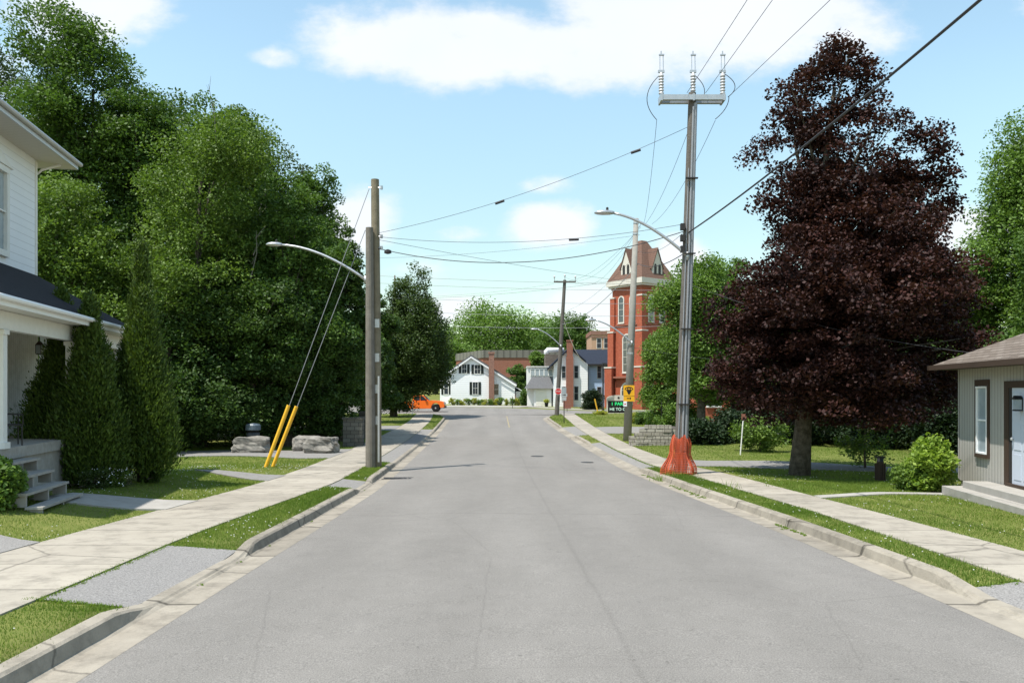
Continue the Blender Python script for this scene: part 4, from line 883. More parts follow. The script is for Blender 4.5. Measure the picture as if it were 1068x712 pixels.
# flower border
for i in range(13):
    px = 472+i*5.6; shrub('border_plant', 'low green border plant in front of the white gabled house', px, 111.3, 414.5+random.uniform(-1.2, 1), 7.5, 'bright' if i % 2 else 'yellowbush', 200+i, n=14, per=60, leaf=.14, cs=.28, group='border plants before the white gabled house', cat='plant')
shrub('shrub', 'round green shrub at the right end of the flower border', 548, 110, 404, 16, 'maple', 230, n=60, per=90, leaf=.16, cs=.35)

# --- white house right of centre
Y = 106; s = F/Y
h = thing('white_house', 'white two storey house with slate roof and broad red chimney', 'house', (0, Y, 0), 0); b = .15
mb = MB(); poly = [(hx(577.6), b), (hx(613), b), (hx(613), hzf(380)), (hx(594.5), hzf(363.5)), (hx(577.6), hzf(380))]; mb.prism(poly, 0, 8); mb.build('wall', M['white_far'], h)
mb = MB(); mb.box(hx(613)+.003, hx(637), 1.2, 8, b, hzf(380)); mb.build('side_wing', M['shaded_far'], h)
mb = MB(); slab((hx(571.5), hzf(385)), (hx(594.5), hzf(363)), -.4, 8.3, .2); slab((hx(594.5), hzf(363)), (hx(611), hzf(377.6)), -.4, 8.3, .2)
mb.add([(hx(607), .7, hzf(379.5)), (hx(640), .7, hzf(379.5)), (hx(640), 4.6, hzf(362.5)), (hx(596), 4.6, hzf(362.5)), (hx(640), 8.5, hzf(379.5)), (hx(607), 8.5, hzf(379.5))], [(0, 1, 2, 3), (3, 2, 4, 5), (1, 4, 2)])
mb.build('roof', M['shingle_blue'], h)
mb = MB(); mb.box(hx(608), hx(639.5), .6, .7, hzf(381), hzf(379.3)); mb.tube([(hx(613.4), .6, hzf(380)), (hx(613.4), .6, b)], .09, 6); mb.build('gutter', M['dark_trim'], h)
mb = MB(); mb.box(hx(590.3), hx(597.6), -.8, -.005, b, hzf(372)); mb.box(hx(591), hx(597), -.72, -.005, hzf(372), hzf(356)); mb.box(hx(590.5), hx(597.5), -.78, .0, hzf(356), hzf(354.8)); mb.box(hx(587.5), hx(590.3)-.003, -.6, -.005, b, hzf(418)); mb.build('chimney', M['brick_dark'], h)
for (pc, r1, r0) in ((588, 382, 394), (601, 381.5, 394), (588, 403.5, 417), (601, 403, 417)): window(h, (hx(pc), 0, hzf(r0)), 0, 3.7/s, (r0-r1)/s, M['dark_trim'] if 0 else M['alu'], M['glass'], fr=.07, rows_=2)
for (r1, r0) in ((381.5, 394), (403.5, 417)): window(h, (hx(626), 1.2, hzf(r0)), 0, 3.8/s, (r0-r1)/s, M['alu'], M['glass'], fr=.07, rows_=2)
# annex
g = thing('garage', 'low white garage with grey pent roof joined to the white house', 'garage', (0, 107.5, 0), 0); Y = 107.5; s = F/Y
mb = MB(); mb.box(hx(550), hx(577), .8, 7, .2, hzf(382.5)); mb.box(hx(557), hx(577), 0, .8, .2, hzf(405)); mb.build('wall', M['white'], g)
mb = MB(); mb.add([(hx(550), -.5, hzf(405)), (hx(577.3), -.5, hzf(405)), (hx(577.3), .78, hzf(392.5)), (hx(555), .78, hzf(392.5)), (hx(550), -.5, hzf(404)), (hx(547), 1.2, hzf(405)), ], [(0, 1, 2, 3), (3, 5, 0)]); mb.build('roof', M['shingle_grey'], g)
mb = MB(); mb.box(hx(553.5), hx(577), .73, .797, hzf(391.5), hzf(385.2)); cl = mb.build('clerestory', M['glass_pale'], g)
mb = MB()
for i in range(6): x = hx(553.5)+i*(hx(577)-hx(553.5))/5; mb.box(x-.07, x+.07, .70, .73, hzf(391.5), hzf(385.2))
mb.box(hx(553), hx(577), .69, .73, hzf(385.2), hzf(384)); mb.box(hx(549.5), hx(577.2), .6, 7.1, hzf(382.5), hzf(381.6)); mb.build('frame', M['white'], cl)
mb = MB(); mb.box(hx(559), hx(570), -.04, -.003, .25, hzf(406.5))
for k in range(5): mb.box(hx(559), hx(570), -.05, -.04, .3+k*.42, .33+k*.42)
mb.build('garage_door', M['cream'], g)
mb = MB(); mb.box(hx(575.2), hx(576.6), -.03, -.003, .25, hzf(405.6)); mb.build('door', M['black'], g)
t = thing('flower_pot', 'potted yellow flowers standing before the garage door', 'flower pot', (hx(569.5), 106.2, float(zp(106.2))+.0))
mb = MB(); mb.lathe([(.18, 0), (.26, .5), (.28, .52)], n=12); mb.build('pot', M['black'], t)
rs = np.random.RandomState(5); P = rs.normal(size=(260, 3)); P /= np.linalg.norm(P, axis=1)[:, None]; P = P*np.array([.42, .42, .3])*rs.uniform(.5, 1, 260)[:, None]+np.array([0, 0, .75]); Vv, Ff = leafcloud(P, .14, .8); fast_mesh('flowers', Vv, Ff, FO['yellowbush'], t, var=rs.uniform(0, 1, 260))
# brick hall with ribbed metal top
Y0 = 142; xh = (504-CX)*Y0/F
t = thing('brick_hall', 'long red brick hall with a ribbed dark metal band, behind the houses', 'building', (xh, Y0, 0), R(0))
c_, s_ = math.cos(R(8)), math.sin(R(8))
mb = MB()
zt = EYE+(HZ-373)*Y0/F; ztt = EYE+(HZ-365)*Y0/F
def quadbox(mb, z0, z1, o=0): mb.prism([(-o, -o), (16+o, 0-o), (16+o, 20), (-5.6-o, 14)], z0, z1, axis='z')
quadbox(mb, .2, zt); mb.build('wall', M['brick_dark'], t); mb = MB(); quadbox(mb, zt+.003, ztt, .12); mb.build('metal_band', M['metal_rib'], t)
# tan school
t = thing('tan_school', 'tan brick school block with flat roof behind the slate roofed house', 'building', (W3(617, 150), 150, 0), 0)
s = F/150; wz = lambda r: EYE+(HZ-r)/s
mb = MB(); mb.box(0, 12, 0, 10, .2, wz(349)); mb.build('wall', M['brick_tan'], t)
mb = MB(); mb.box(-.15, 12.1, -.15, 10, wz(349)+.003, wz(345)); mb.box(-.12, 12.1, -.14, -.003, wz(352), wz(351)); mb.build('cornice', M['brick_brown'], t)
for i in range(3): window(t, (1.35+i*1.3, 0, wz(363)), 0, .75, 1.75, M['white'], M['glass'], fr=.07, rows_=2)
# duct
t = MB(); zz = lambda r: EYE+(HZ-r)*112/F
t.tube([(W3(569.8, 113), 113, zz(369)), (W3(569.8, 113), 113, zz(366)), (W3(571, 113), 113, zz(364.5)), (W3(588, 113), 113.5, zz(364.5))], .34, 10)
rt = thing('plant_room', 'dark flat roofed shed with a bent white duct behind the slate roofed house', 'shed', (0, 0, 0)); t.build('duct', M['tile_white'], rt, smooth=True)
MB().box(W3(568.5, 113), W3(590, 113), 112.3, 116, .3, zz(369.5)).build('wall', M['shingle_brown'], rt)

# ------------------------------------------------------------------ church
cx0, cy0 = 15.4, 98.0; th = math.atan2(3, 4)
ch = thing('church', 'red brick church with square tower and steep brown roof', 'church', (cx0, cy0, 0), th)
# local: x along the right face, y along the left face (away); tower 0..5
TW = 5.0; sc = F/98; tz = lambda r: EYE+(HZ-r)/sc
mb = MB(); mb.box(0, TW, 0, TW, -.3, tz(297)); 
for (x, y) in ((0, 0), (TW, 0), (0, TW), (TW, TW)):   # corner buttresses in stages
    for (zt, e) in ((tz(308), .28), (tz(345), .5), (tz(383), .75)):
        mb.box(x-(e if x == 0 else .0)+.0, x+(e if x > 0 else .0)+(.5 if x == 0 else 0), y-(e if y == 0 else 0), y+(e if y > 0 else 0)+(.5 if y == 0 else 0), -.3, zt) if False else None
for ux, uy in ((0, 0), (1, 0), (0, 1)):
    for (zt, e) in ((tz(308), .22), (tz(345), .42), (tz(383), .7)):
        x0 = -e if ux == 0 else TW-.55; x1 = .55 if ux == 0 else TW+e
        y0 = -e if uy == 0 else TW-.55; y1 = .55 if uy == 0 else TW+e
        mb.box(x0, x1, y0, y1, -.3, zt)
mb.build('tower', M['brick'], ch)
mb = MB()
for ux, uy in ((0, 0), (1, 0), (0, 1)):
    for (zt, e) in ((tz(308), .22), (tz(345), .42), (tz(383), .7)):
        x0 = -e-.05 if ux == 0 else TW-.6; x1 = .6 if ux == 0 else TW+e+.05; y0 = -e-.05 if uy == 0 else TW-.6; y1 = .6 if uy == 0 else TW+e+.05
        mb.box(x0, x1, y0, y1, zt+.002, zt+.16)
mb.build('buttress_cap', M['stone'], ch)
mb = MB(); mb.box(-.12, TW+.12, -.12, TW+.12, tz(338), tz(336.5)); mb.box(-.1, TW+.1, -.1, TW+.1, tz(299), tz(297)); mb.build('string_course', M['brick_dark'], ch)
mb = MB(); mb.box(-.55, TW+.55, -.55, TW+.55, tz(295), tz(289.5)); mb.box(-.35, TW+.35, -.35, TW+.35, tz(297)+.003, tz(295)); mb.build('cornice', M['stone'], ch)
mb = MB(); e = .5; z0, z1 = tz(289.5)+.003, tz(246); k = .45; c = TW/2
mb.add([(-e, -e, z0), (TW+e, -e, z0), (TW+e, TW+e, z0), (-e, TW+e, z0), (c-k, c-k, z1), (c+k, c-k, z1), (c+k, c+k, z1), (c-k, c+k, z1)], [(0, 1, 5, 4), (1, 2, 6, 5), (2, 3, 7, 6), (3, 0, 4, 7), (4, 5, 6, 7)])
rf = mb.build('roof', M['church_roof'], ch)
def dormer(loc, rz):
    mb = MB(); w = 1.0; h0 = 2.0; h1 = 3.6
    mb.prism([(-w*.85, 0), (w*.85, 0), (w*.85, h0*.75), (0, h1), (-w*.85, h0*.75)], 0, 1.9); o = mb.build('dormer', M['stone'], ch, loc=loc, rot=(0, 0, rz))
    mb = MB(); mb.prism([(-w*1.05, h0*.62), (-w*.95, h0*.62), (.0, h1+.0), (0, h1+.22)], -.1, 2.0); mb.prism([(w*1.05, h0*.62), (w*.95, h0*.62), (0, h1), (0, h1+.22)], -.105, 2.005); mb.build('roof', M['church_roof'], o)
    for a in (-.36, .36):
        mb = MB(); k = 6; poly = [(a-.2, .35), (a+.2, .35)]+[(a+.2*math.cos(math.pi*i/k), 1.55+.28*math.sin(math.pi*i/k)) for i in range(k+1)]; mb.prism(poly, -.03, -.003); mb.build('louvre', M['dark_trim'], o)
dormer((c, -.15, z0), 0); dormer((-.15, c, z0), R(-90))
W1 = dict(frame=M['stone'], pane=M['glass'], arch=True)
for a in (1.55, 3.45):
    window(ch, (-.0, a, tz(334)), R(-90), .75, tz(307)-tz(334), fr=.14, rows_=4, **W1, sill=True); window(ch, (a, 0, tz(334)), 0, .75, tz(307)-tz(334), fr=.14, rows_=4, **W1, sill=True)
window(ch, (0, 2.5, tz(387)), R(-90), 1.15, tz(348)-tz(387), fr=.16, rows_=5, cols_=2, **W1, sill=True); window(ch, (2.5, 0, tz(387)), 0, 1.15, tz(348)-tz(387), fr=.16, rows_=5, cols_=2, **W1, sill=True)
window(ch, (0, 2.5, .9), R(-90), 1.7, tz(400)-.9, fr=.2, rows_=3, cols_=3, frame=M['stone'], pane=M['glass'], arch=True); window(ch, (2.5, 0, .9), 0, 1.7, tz(400)-.9, fr=.2, rows_=3, cols_=3, frame=M['stone'], pane=M['glass'], arch=True)
mb = MB(); mb.box(-.5, -.0, .6, TW-.6, tz(394), tz(392)); mb.box(.6, TW-.6, -.5, 0, tz(394), tz(392)); mb.build('ledge', M['brick_dark'], ch)
# nave behind, gable towards the street
mb = MB(); mb.box(TW+.0, TW+22, -3, 7, -.5, 9.0); mb.prism([(-3, 9.0), (7, 9.0), (2, 15.0)], TW+.3, TW+22, axis='x'); mb.build('nave_wall', M['brick'], ch)
mb = MB(); mb.prism([(-3.6, 8.5), (2, 15.1), (2, 15.5), (-3.9, 8.6)], TW+.1, TW+22.4, axis='x'); mb.prism([(7.6, 8.5), (2, 15.1), (2, 15.5), (7.9, 8.6)], TW+.105, TW+22.405, axis='x'); mb.build('nave_roof', M['church_roof'], ch)
for a in (3.2, 7.5, 11.8, 16.1): window(ch, (TW+a, -3, 2.4), 0, 1.5, 5.6, fr=.2, rows_=5, cols_=3, frame=M['stone'], pane=M['glass'], arch=True)
# brick hall at the side, nearer
t = thing('brick_annex', 'red brick annex glimpsed behind the leaves left of the purple maple', 'building', (15.2, 67, 0), R(8))
mb = MB(); mb.box(0, 15, 0, 12, -.8, 4.2); mb.build('wall', M['brick'], t); mb = MB(); mb.box(-.3, 15.3, -.3, 12.3, 4.203, 4.5); mb.build('roof', M['shingle_grey'], t)
for a in (1.2, 4.5, 7.8, 11.1): window(t, (a, 0, 1.1), 0, 1.1, 1.7, M['white'], M['glass'], fr=.08, rows_=2, sill=True)

# church notice board
Y = 82; x = W3(645, Y); z = G(x, 80)
t = thing('church_sign', 'black church notice board with green lit letters and pale arched top', 'sign', (x, Y, z), R(-4))
mb = MB(); mb.box(-1.05, 1.05, -.2, .2, .12, 1.32); mb.build('board', M['black'], t)
mb = MB(); mb.box(-1.25, 1.25, -.3, .3, -.2, .12); mb.box(-1.17, -1.05, -.22, .22, .12, 1.32); mb.box(1.05, 1.17, -.22, .22, .12, 1.32)
k = 12; poly = [(-1.17, 1.322), (1.17, 1.322), (1.17, 1.5)]+[(1.17*math.cos(math.pi*i/k), 1.5+.38*math.sin(math.pi*i/k)**.8) for i in range(1, k)]+[(-1.17, 1.5)]; mb.prism(poly, -.22, .22); mb.build('surround', M['stone'], t)
def text(name, s_, parent, loc, size, m, rot=(R(90), 0, 0), ext=.004, align='CENTER', sx_=1.0):
    cu = bpy.data.curves.new(name, 'FONT'); cu.body = s_; cu.size = size; cu.extrude = ext; cu.align_x = align; cu.align_y = 'CENTER'; cu.materials.append(m)
    q = bpy.data.objects.new(name, cu); C.objects.link(q); dg = bpy.context.evaluated_depsgraph_get(); me = bpy.data.meshes.new_from_object(q.evaluated_get(dg)); bpy.data.objects.remove(q)
    if not me.materials: me.materials.append(m)
    o = bpy.data.objects.new(name, me); C.objects.link(o); o.parent = parent; o.location = loc; o.rotation_euler = rot; o.scale = (sx_, 1, 1); return o
text('lettering', '1 PARK', t, (0, -.21, 1.0), .46, M['led']); text('lettering', 'HE TO C1', t, (0, -.21, .48), .40, M['ledw'])
mb = MB(); mb.lathe([(.0, -.01), (.11, -.01), (.11, .01), (.0, .01)], n=10); mb.build('emblem', M['dark_trim'], t, loc=(0, -.23, 1.62), rot=(R(90), 0, 0))

# bushes round the church lawn
shrub('round_hedge', 'large clipped dark dome of hedge before the slate roofed house', 617.5, 96, 406, 30, 'hedge', 240, n=260, per=90, leaf=.13, cs=.32, flat=.9)
shrub('shrub', 'small yellow green dome bush on the church lawn', 626, 80, 428.5, 18, 'yellowbush', 241, n=70, per=80, leaf=.09, cs=.2)
shrub('shrub', 'yellow flowering bush right of the concrete pole', 664, 66, 428, 16, 'yellowbush', 242, n=60, per=80, leaf=.09, cs=.22)
shrub('shrub', 'dark green bush behind the low stone wall', 671, 64, 427, 20, 'maple', 243, n=60, per=80, leaf=.1, cs=.25)
shrub('shrub', 'light green bush at the foot of the brick annex', 727, 64, 432, 30, 'bright', 244, n=60, per=80, leaf=.11, cs=.28)
shrub('shrub', 'leafy sapling just above the stone block wall', 690, 47, 400, 40, 'bright', 245, n=60, per=80, leaf=.12, cs=.3)

# ------------------------------------------------------------------ low block walls
t = thing('stone_block_wall', 'low stepped stone block wall beside the netted pole', 'wall', (W3(684, 41.5), 41.5, G(W3(684, 41.5), 41.5)), R(-8))
mb = MB(); rs = np.random.RandomState(9)
for r_ in range(6):
    z0 = r_*.19-.1; x0 = -1.35+max(0, r_-2)*.26; x1 = .78
    x = x0-(.2 if r_ % 2 else 0)*0
    off = .2 if r_ % 2 else .38
    while x < x1-.05:
        w = min(off if x == x0 else .4, x1-x); j = rs.uniform(-.025, .02); mb.box(x+.006, x+w-.006, -.2+j, .15, z0+.004, z0+.186); x += w
mb.build('blocks', M['blockwall'], t, bevel=.012)
mb = MB(); mb.box(.79, 1.1, -.05, 3.2, -.1, .86); mb.build('return_wall', M['blockwall'], t)
for (x, y, w, hh, lb) in ((-7.95, 41.5, .95, 1.35, 'mossy dark concrete block pier left of the wooden pole'), (-8.2, 47.5, 1.1, 1.5, 'dark concrete block pier just right of the wooden pole')):
    t = thing('block_pier', lb, 'pier', (x, y, G(x, y)), 0, 'block piers at the driveway')
    mb = MB(); mb.box(-w/2, w/2, -.3, .3, -.1, hh); mb.build('shaft', M['blockdark'], t); mb = MB(); mb.box(-w/2-.05, w/2+.05, -.35, .35, hh+.002, hh+.09); mb.build('cap', M['blockdark'], t)

# ------------------------------------------------------------------ boulders, bin
def boulder(label, px, Y, wpx, hpx, seed, dep=.8):
    x = W3(px, Y); b = G(x, Y); bm = bmesh.new(); bmesh.ops.create_cube(bm, size=1); bmesh.ops.subdivide_edges(bm, edges=bm.edges, cuts=7, use_grid_fill=True)
    from mathutils import noise as mn
    w = wpx*Y/F; hh = hpx*Y/F
    for v in bm.verts:
        p = v.co*2; n_ = p.normalized(); q = p.lerp(n_*1.15, .42); d = mn.noise(q*1.3+Vector((seed*3.1, 0, 0)))*.35+mn.noise(q*3.2+Vector((seed, 5, 0)))*.12+mn.noise(q*7+Vector((seed, 5, 0)))*.05
        q = q*(1+d*.85); v.co = Vector((q.x*w/2, q.y*dep/2, q.z*hh/2+hh*.46))
    me = bpy.data.meshes.new('boulder'); bm.to_mesh(me); bm.free(); me.materials.append(M['rock']); o = bpy.data.objects.new('boulder', me); C.objects.link(o); o.location = (x, Y, b); o.rotation_euler = (0, 0, seed*.37)
    o.rotation_euler = (0, 0, .1*(seed % 3-1)); tag(o, label, 'boulder', 'boulders along the left driveway')
boulder('long flat topped boulder in front of the litter bin', 262, 36.2, 38, 17, 1, .8)
boulder('darker boulder half hidden behind the big pale one', 320, 38.4, 27, 16, 2, .9)
boulder('largest pale boulder, nearest the sidewalk', 335, 36.4, 32, 18, 3, .9)
x = W3(264, 37.5); t = thing('litter_bin', 'dark slate litter bin with domed lid behind the flat boulder', 'bin', (x, 37.5, G(x, 37.5)))
mb = MB(); mb.lathe([(.27, 0), (.29, .05), (.29, .85), (.26, .88)], n=20); mb.build('body', M['bin'], t, smooth=False)
mb = MB(); mb.lathe([(.33, .98), (.34, 1.0), (.33, 1.2), (.27, 1.27), (.0, 1.3)], n=20); mb.build('lid', mat('bin_lid', (.10, .13, .16), .4, .5), t)
mb = MB(); mb.lathe([(.29, .885), (.29, .9), (.24, .9), (.24, .98)], n=20); mb.build('rim', M['black'], t)

# ------------------------------------------------------------------ utility poles
def cobra(parent, p0, p1, head_len=.6, head_dir=-1, r=.045, m=None, rise=.0):
    """curved arm from p0 to p1 with a lamp head"""
    p0, p1 = Vector(p0), Vector(p1); c1 = p0+(p1-p0)*.55+Vector((0, 0, .12*(p1-p0).length)); pts = []
    for i in range(13):
        t = i/12; pts.append(((1-t)**2)*p0+2*t*(1-t)*(c1+Vector((0, 0, .1)))+t*t*p1)
    mb = MB(); mb.tube(pts, [r*1.15-.25*r*i/12 for i in range(13)], 8); mb.tube([p0+Vector((0, 0, -.12)), p0+Vector((0, 0, .12))], r*1.5, 8); mb.build('lamp_arm', m or M['alu'], parent, smooth=True)
    d = head_dir; mb = MB(); L_ = head_len
    prof = [(0, .05, .05), (.12, .07, .07), (.25, .13, .085), (.6, .17, .09), (.85, .14, .07), (1, .05, .03)]
    pts = [Vector((p1.x+d*L_*a, p1.y, p1.z+.01)) for a, _, _ in prof]; k = len(mb.v)
    for p, (_, wy, wz) in zip(pts, prof):
        for j in range(10):
            t = 2*math.pi*j/10; mb.v.append((p.x, p.y+math.cos(t)*wy, p.z+math.sin(t)*wz*(1 if math.sin(t) > 0 else .7)))
    for i in range(len(prof)-1):
        for j in range(10): mb.f.append((i*10+j, i*10+(j+1) % 10, (i+1)*10+(j+1) % 10, (i+1)*10+j)); mb.mi.append(0)
    mb.f.append(tuple(range(10))); mb.mi.append(0); mb.f.append(tuple(range(len(prof)*10-10, len(prof)*10))); mb.mi.append(0)
    hd = mb.build('lamp_head', m or M['alu'], parent, smooth=True)
    mb = MB(); mb.lathe([(.04, p1.z+.08), (.04, p1.z+.17), (.02, p1.z+.19)], (p1.x+d*L_*.35, p1.y), 8); mb.build('photocell', M['dark_trim'], hd)

PW = {}
# left pole pair
Y = 29; x = W3(391.5, Y); b = G(x, Y)
t = thing('utility_pole', 'weathered wooden utility pole with a grey lamp arm on the left verge', 'utility pole', (x, Y, b), 0, 'utility poles along the street')
def Pz(r, Y, b): return EYE+(HZ-r)*Y/F-b
mb = MB(); H = Pz(186, Y, b); mb.tube([(.02, .17, -.2), (0, .17, H*.5), (-.04, .17, H)], [.175, .16, .14], 14); mb.build('pole', M['wood_new'], t, smooth=False)
mb = MB(); H2 = Pz(238, Y, b); mb.tube([(-.15, -.10, -.2), (-.17, -.10, H2*.5), (-.19, -.10, H2)], [.175, .155, .13], 14); mb.build('old_pole_stub', M['wood_old'], t)
cobra(t, (-.32, -.1, Pz(292, Y, b)), (-3.25, -.1, Pz(256, Y, b)), .55, m=M['galv'])
for zz_ in (1.5, 2.6, 3.7, 4.9): mb = MB(); mb.box(-.02, .14, -.02, .0, zz_, zz_+.3); mb.build('plate', M['galv'], t)
for q, zz_ in enumerate((Pz(195, Y, b), Pz(246, Y, b), Pz(258, Y, b))): mb = MB(); mb.tube([(-.25, .1, zz_), (.25, .1, zz_)], .018, 6); mb.tube([(.2, .1, zz_-.06), (.2, .1, zz_+.06)], .05, 8); mb.build('bolt', M['galv'], t)
mb = MB(); mb.box(.1, .16, -.12, -.06, .2, 3.2); mb.build('cable_cover', M['galv'], t)
PW['L'] = lambda r: (x0L, 29.1, EYE+(HZ-r)*29/F); x0L = x
# guy wires with guards
for i, (bx, gx, gy, tx, ty, lb) in enumerate(((277, 300, 427, 385, 197, 'left yellow guard and guy wire anchoring the wooden pole'), (284.5, 307.5, 433, 381, 240, 'right yellow guard and guy wire anchoring the wooden pole'))):
    Yb = 28.2+i*.5; X = W3(bx, Yb); zb = G(X, Yb)
    g_ = thing('guy_wire', lb, 'guy wire', (X, Yb, zb), 0, 'guy wires of the left wooden pole')
    T = Vector((W3(tx, 29), 29, EYE+(HZ-ty)*29/F))-Vector((X, Yb, zb)); mb = MB(); mb.tube([(0, 0, -.1), tuple(T)], .013, 5); mb.build('wire', M['wire_grey'], g_)
    f = 2.25/T.length; mb = MB(); mb.tube([T*.0, T*f], .062, 10); mb.build('guard', M['yellow'], g_)
# right pole
Y = 26; xr_ = W3(709, Y); b = G(xr_, Y)
t = thing('utility_pole', 'tallest utility pole with steel crossarm and conduits on the right verge', 'utility pole', (xr_, Y, b), 0, 'utility poles along the street')
H = Pz(97, Y, b); lean = W3(722, Y)-xr_
mb = MB(); mb.tube([(-.03, 0, -.2), (lean*.5, 0, H*.5), (lean, 0, H)], [.17, .15, .115], 14); mb.build('pole', M['wood_dark'], t)
for k, (dx, dy, r) in enumerate(((.15, -.12, .06), (.04, -.18, .035), (-.09, -.15, .02), (.235, -.03, .025))):
    mb = MB(); h1 = H*(.97, .96, .8, .55)[k]; mb.tube([(dx-.03, dy, 0), (dx*.8+lean*h1/H*.5, dy, h1*.5), (dx*.62+lean*h1/H, dy*.8, h1)], r, 10); mb.build('conduit', M['pipe'], t)
mb = MB()
for k in range(4): zz_ = 2.2+k*2.35; l_ = lean*zz_/H; mb = MB(); mb.box(l_-.16, l_+.22, -.26, -.15, zz_, zz_+.035); mb.build('strap', M['dark_trim'], t)
for k in range(3): mb = MB(); mb.box(lean*.62-.25, lean*.62-.12, -.22, -.06, H*.58+k*.35, H*.58+k*.35+.2); mb.build('cable_clamp', M['dark_trim'], t)
za = Pz(103.5, Y, b); ax = lean
mb = MB(); mb.box(ax-1.02, ax+1.0, -.22, -.10, za-.09, za+.07); mb.box(ax-1.02, ax+1.0, .10, .22, za-.09, za+.07)
for q in (-1, 0, .95): mb.box(ax+q-.03, ax+q+.03, -.24, .24, za-.12, za+.1)
mb.build('crossarm', M['galv'], t)
sw = [ax-.98, ax+.02, ax+.95]
for q in sw:
    mb = MB(); prof = [(.05, za+.1)]
    for k in range(7): prof += [(.055, za+.14+k*.09), (.085, za+.16+k*.09), (.085, za+.175+k*.09)]
    prof += [(.04, za+.82)]; mb.lathe(prof, (q, -.02), 10); ins = mb.build('insulator', M['porcelain'], t)
    mb = MB(); mb.tube([(q-.04, -.02, za+.82), (q-.04, -.02, za+1.38)], .012, 5); mb.tube([(q+.07, -.02, za+.82), (q+.06, -.02, za+1.38)], .014, 5); mb.box(q-.07, q+.09, -.05, .01, za+1.36, za+1.4); mb.tube([(q, -.02, za+1.4), (q, -.02, za+1.5)], .02, 5); mb.box(q-.1, q+.1, -.05, .01, za+.82, za+.9); mb.build('fuse_link', M['galv'], ins)
mb = MB()
def drop(a, c_, sag, r=.012, n_=10):
    a, c_ = Vector(a), Vector(c_); mb.tube([a.lerp(c_, i/n_)+Vector((0, 0, -sag*4*(i/n_)*(1-i/n_))) for i in range(n_+1)], r, 5)
drop((sw[0], 0, za+.9), (sw[0]-.1, .1, za-.5), .0); drop((sw[0]-.07, 0, za+.6), (sw[0]-.12, .1, za-.55), .35); mb.build('jumper', M['wire'], t) if 0 else None
mb = MB()
def loop(p, q, bulge, r=.012):
    p, q = Vector(p), Vector(q); mb.tube([p.lerp(q, i/12)+Vector((bulge*4*(i/12)*(1-i/12), 0, 0)) for i in range(13)], r, 5)
for a_ in (((sw[0]-.05, 0, za+.75), (sw[0]-.12, .1, za-.62), -.35), ((sw[2]+.05, 0, za+.8), (sw[2]+.2, .1, za+.1), .28), ((sw[1]+.05, 0, za+.75), (sw[1]+.35, 0, za+.12), .12), ((sw[2]+.2, 0, za+.1), (sw[2]-.2, .1, za-.6), .12)):
    mb = MB(); loop(*a_); mb.build('jumper', M['wire'], t)
cobra(t, (lean*.6-.02, -.15, Pz(268, Y, b)), (W3(640, Y)-xr_, -.15, Pz(223.5, Y, b)), .62, m=M['galv'])
XRp = xr_
# orange netting
def skirt():
    bm = bmesh.new(); nseg = 76; nh = 24; rings = []
    for i in range(nh+1):
        t_ = i/nh; z = -.02+t_*1.22; r0 = .50*(1-t_)**1.0+.21*t_+.04*math.sin(t_*9)
        ring = []
        for j in range(nseg):
            a = 2*math.pi*j/nseg; r = r0*(1+.13*math.sin(5*a+t_*2)*(1-t_*.5)+.07*math.sin(11*a+3*t_)); ring.append(bm.verts.new((math.cos(a)*r*1.0-.06*(1-t_), math.sin(a)*r*.75-.03, z+.07*math.sin(4*a)*(t_ if t_ > .6 else 0))))
        rings.append(ring)
    for i in range(nh):
        for j in range(nseg): bm.faces.new((rings[i][j], rings[i][(j+1) % nseg], rings[i+1][(j+1) % nseg], rings[i+1][j]))
    me = bpy.data.meshes.new('safety_netting'); bm.to_mesh(me); bm.free(); me.materials.append(M['orange_net']); o = bpy.data.objects.new('safety_netting', me); C.objects.link(o); o.location = (XRp+.02, 26, b); w_ = o.modifiers.new('w', 'WIREFRAME'); w_.thickness = .020; w_.use_even_offset = False; return o
tag(skirt(), 'orange plastic safety netting wrapped round the foot of the tallest pole', 'netting')
# concrete pole with small lamp
Y = 45.7; xc_ = W3(654, Y); b = G(xc_, Y); H = Pz(228, Y, b); ln = W3(663.5, Y)-xc_
t = thing('concrete_pole', 'grey concrete pole carrying the yellow sign and a small lamp', 'utility pole', (xc_, Y, b), 0, 'utility poles along the street')
mb = MB(); mb.tube([(0, 0, -.2), (ln*.5, 0, H*.5), (ln, 0, H)], [.235, .19, .135], 16); mb.build('pole', M['pole_conc'], t, smooth=True)
zl = Pz(358, Y, b); cobra(t, (ln*zl/H, -.26, zl), (W3(621, Y)-xc_, -.26, Pz(334.5, Y, b)), .62, r=.04, m=M['galv'])
for zz_ in (zl-.1, zl-.6, H-.3, H-.9): l_ = ln*zz_/H; mb = MB(); mb.tube([(l_, 0, zz_), (l_, 0, zz_+.1)], .25-.1*zz_/H, 14); mb.build('band', M['galv'], t)
XC = lambda r: (xc_+ln*(Pz(r, 45.7, b_c))/Hc, 45.7, EYE+(HZ-r)*45.7/F); b_c = b; Hc = H
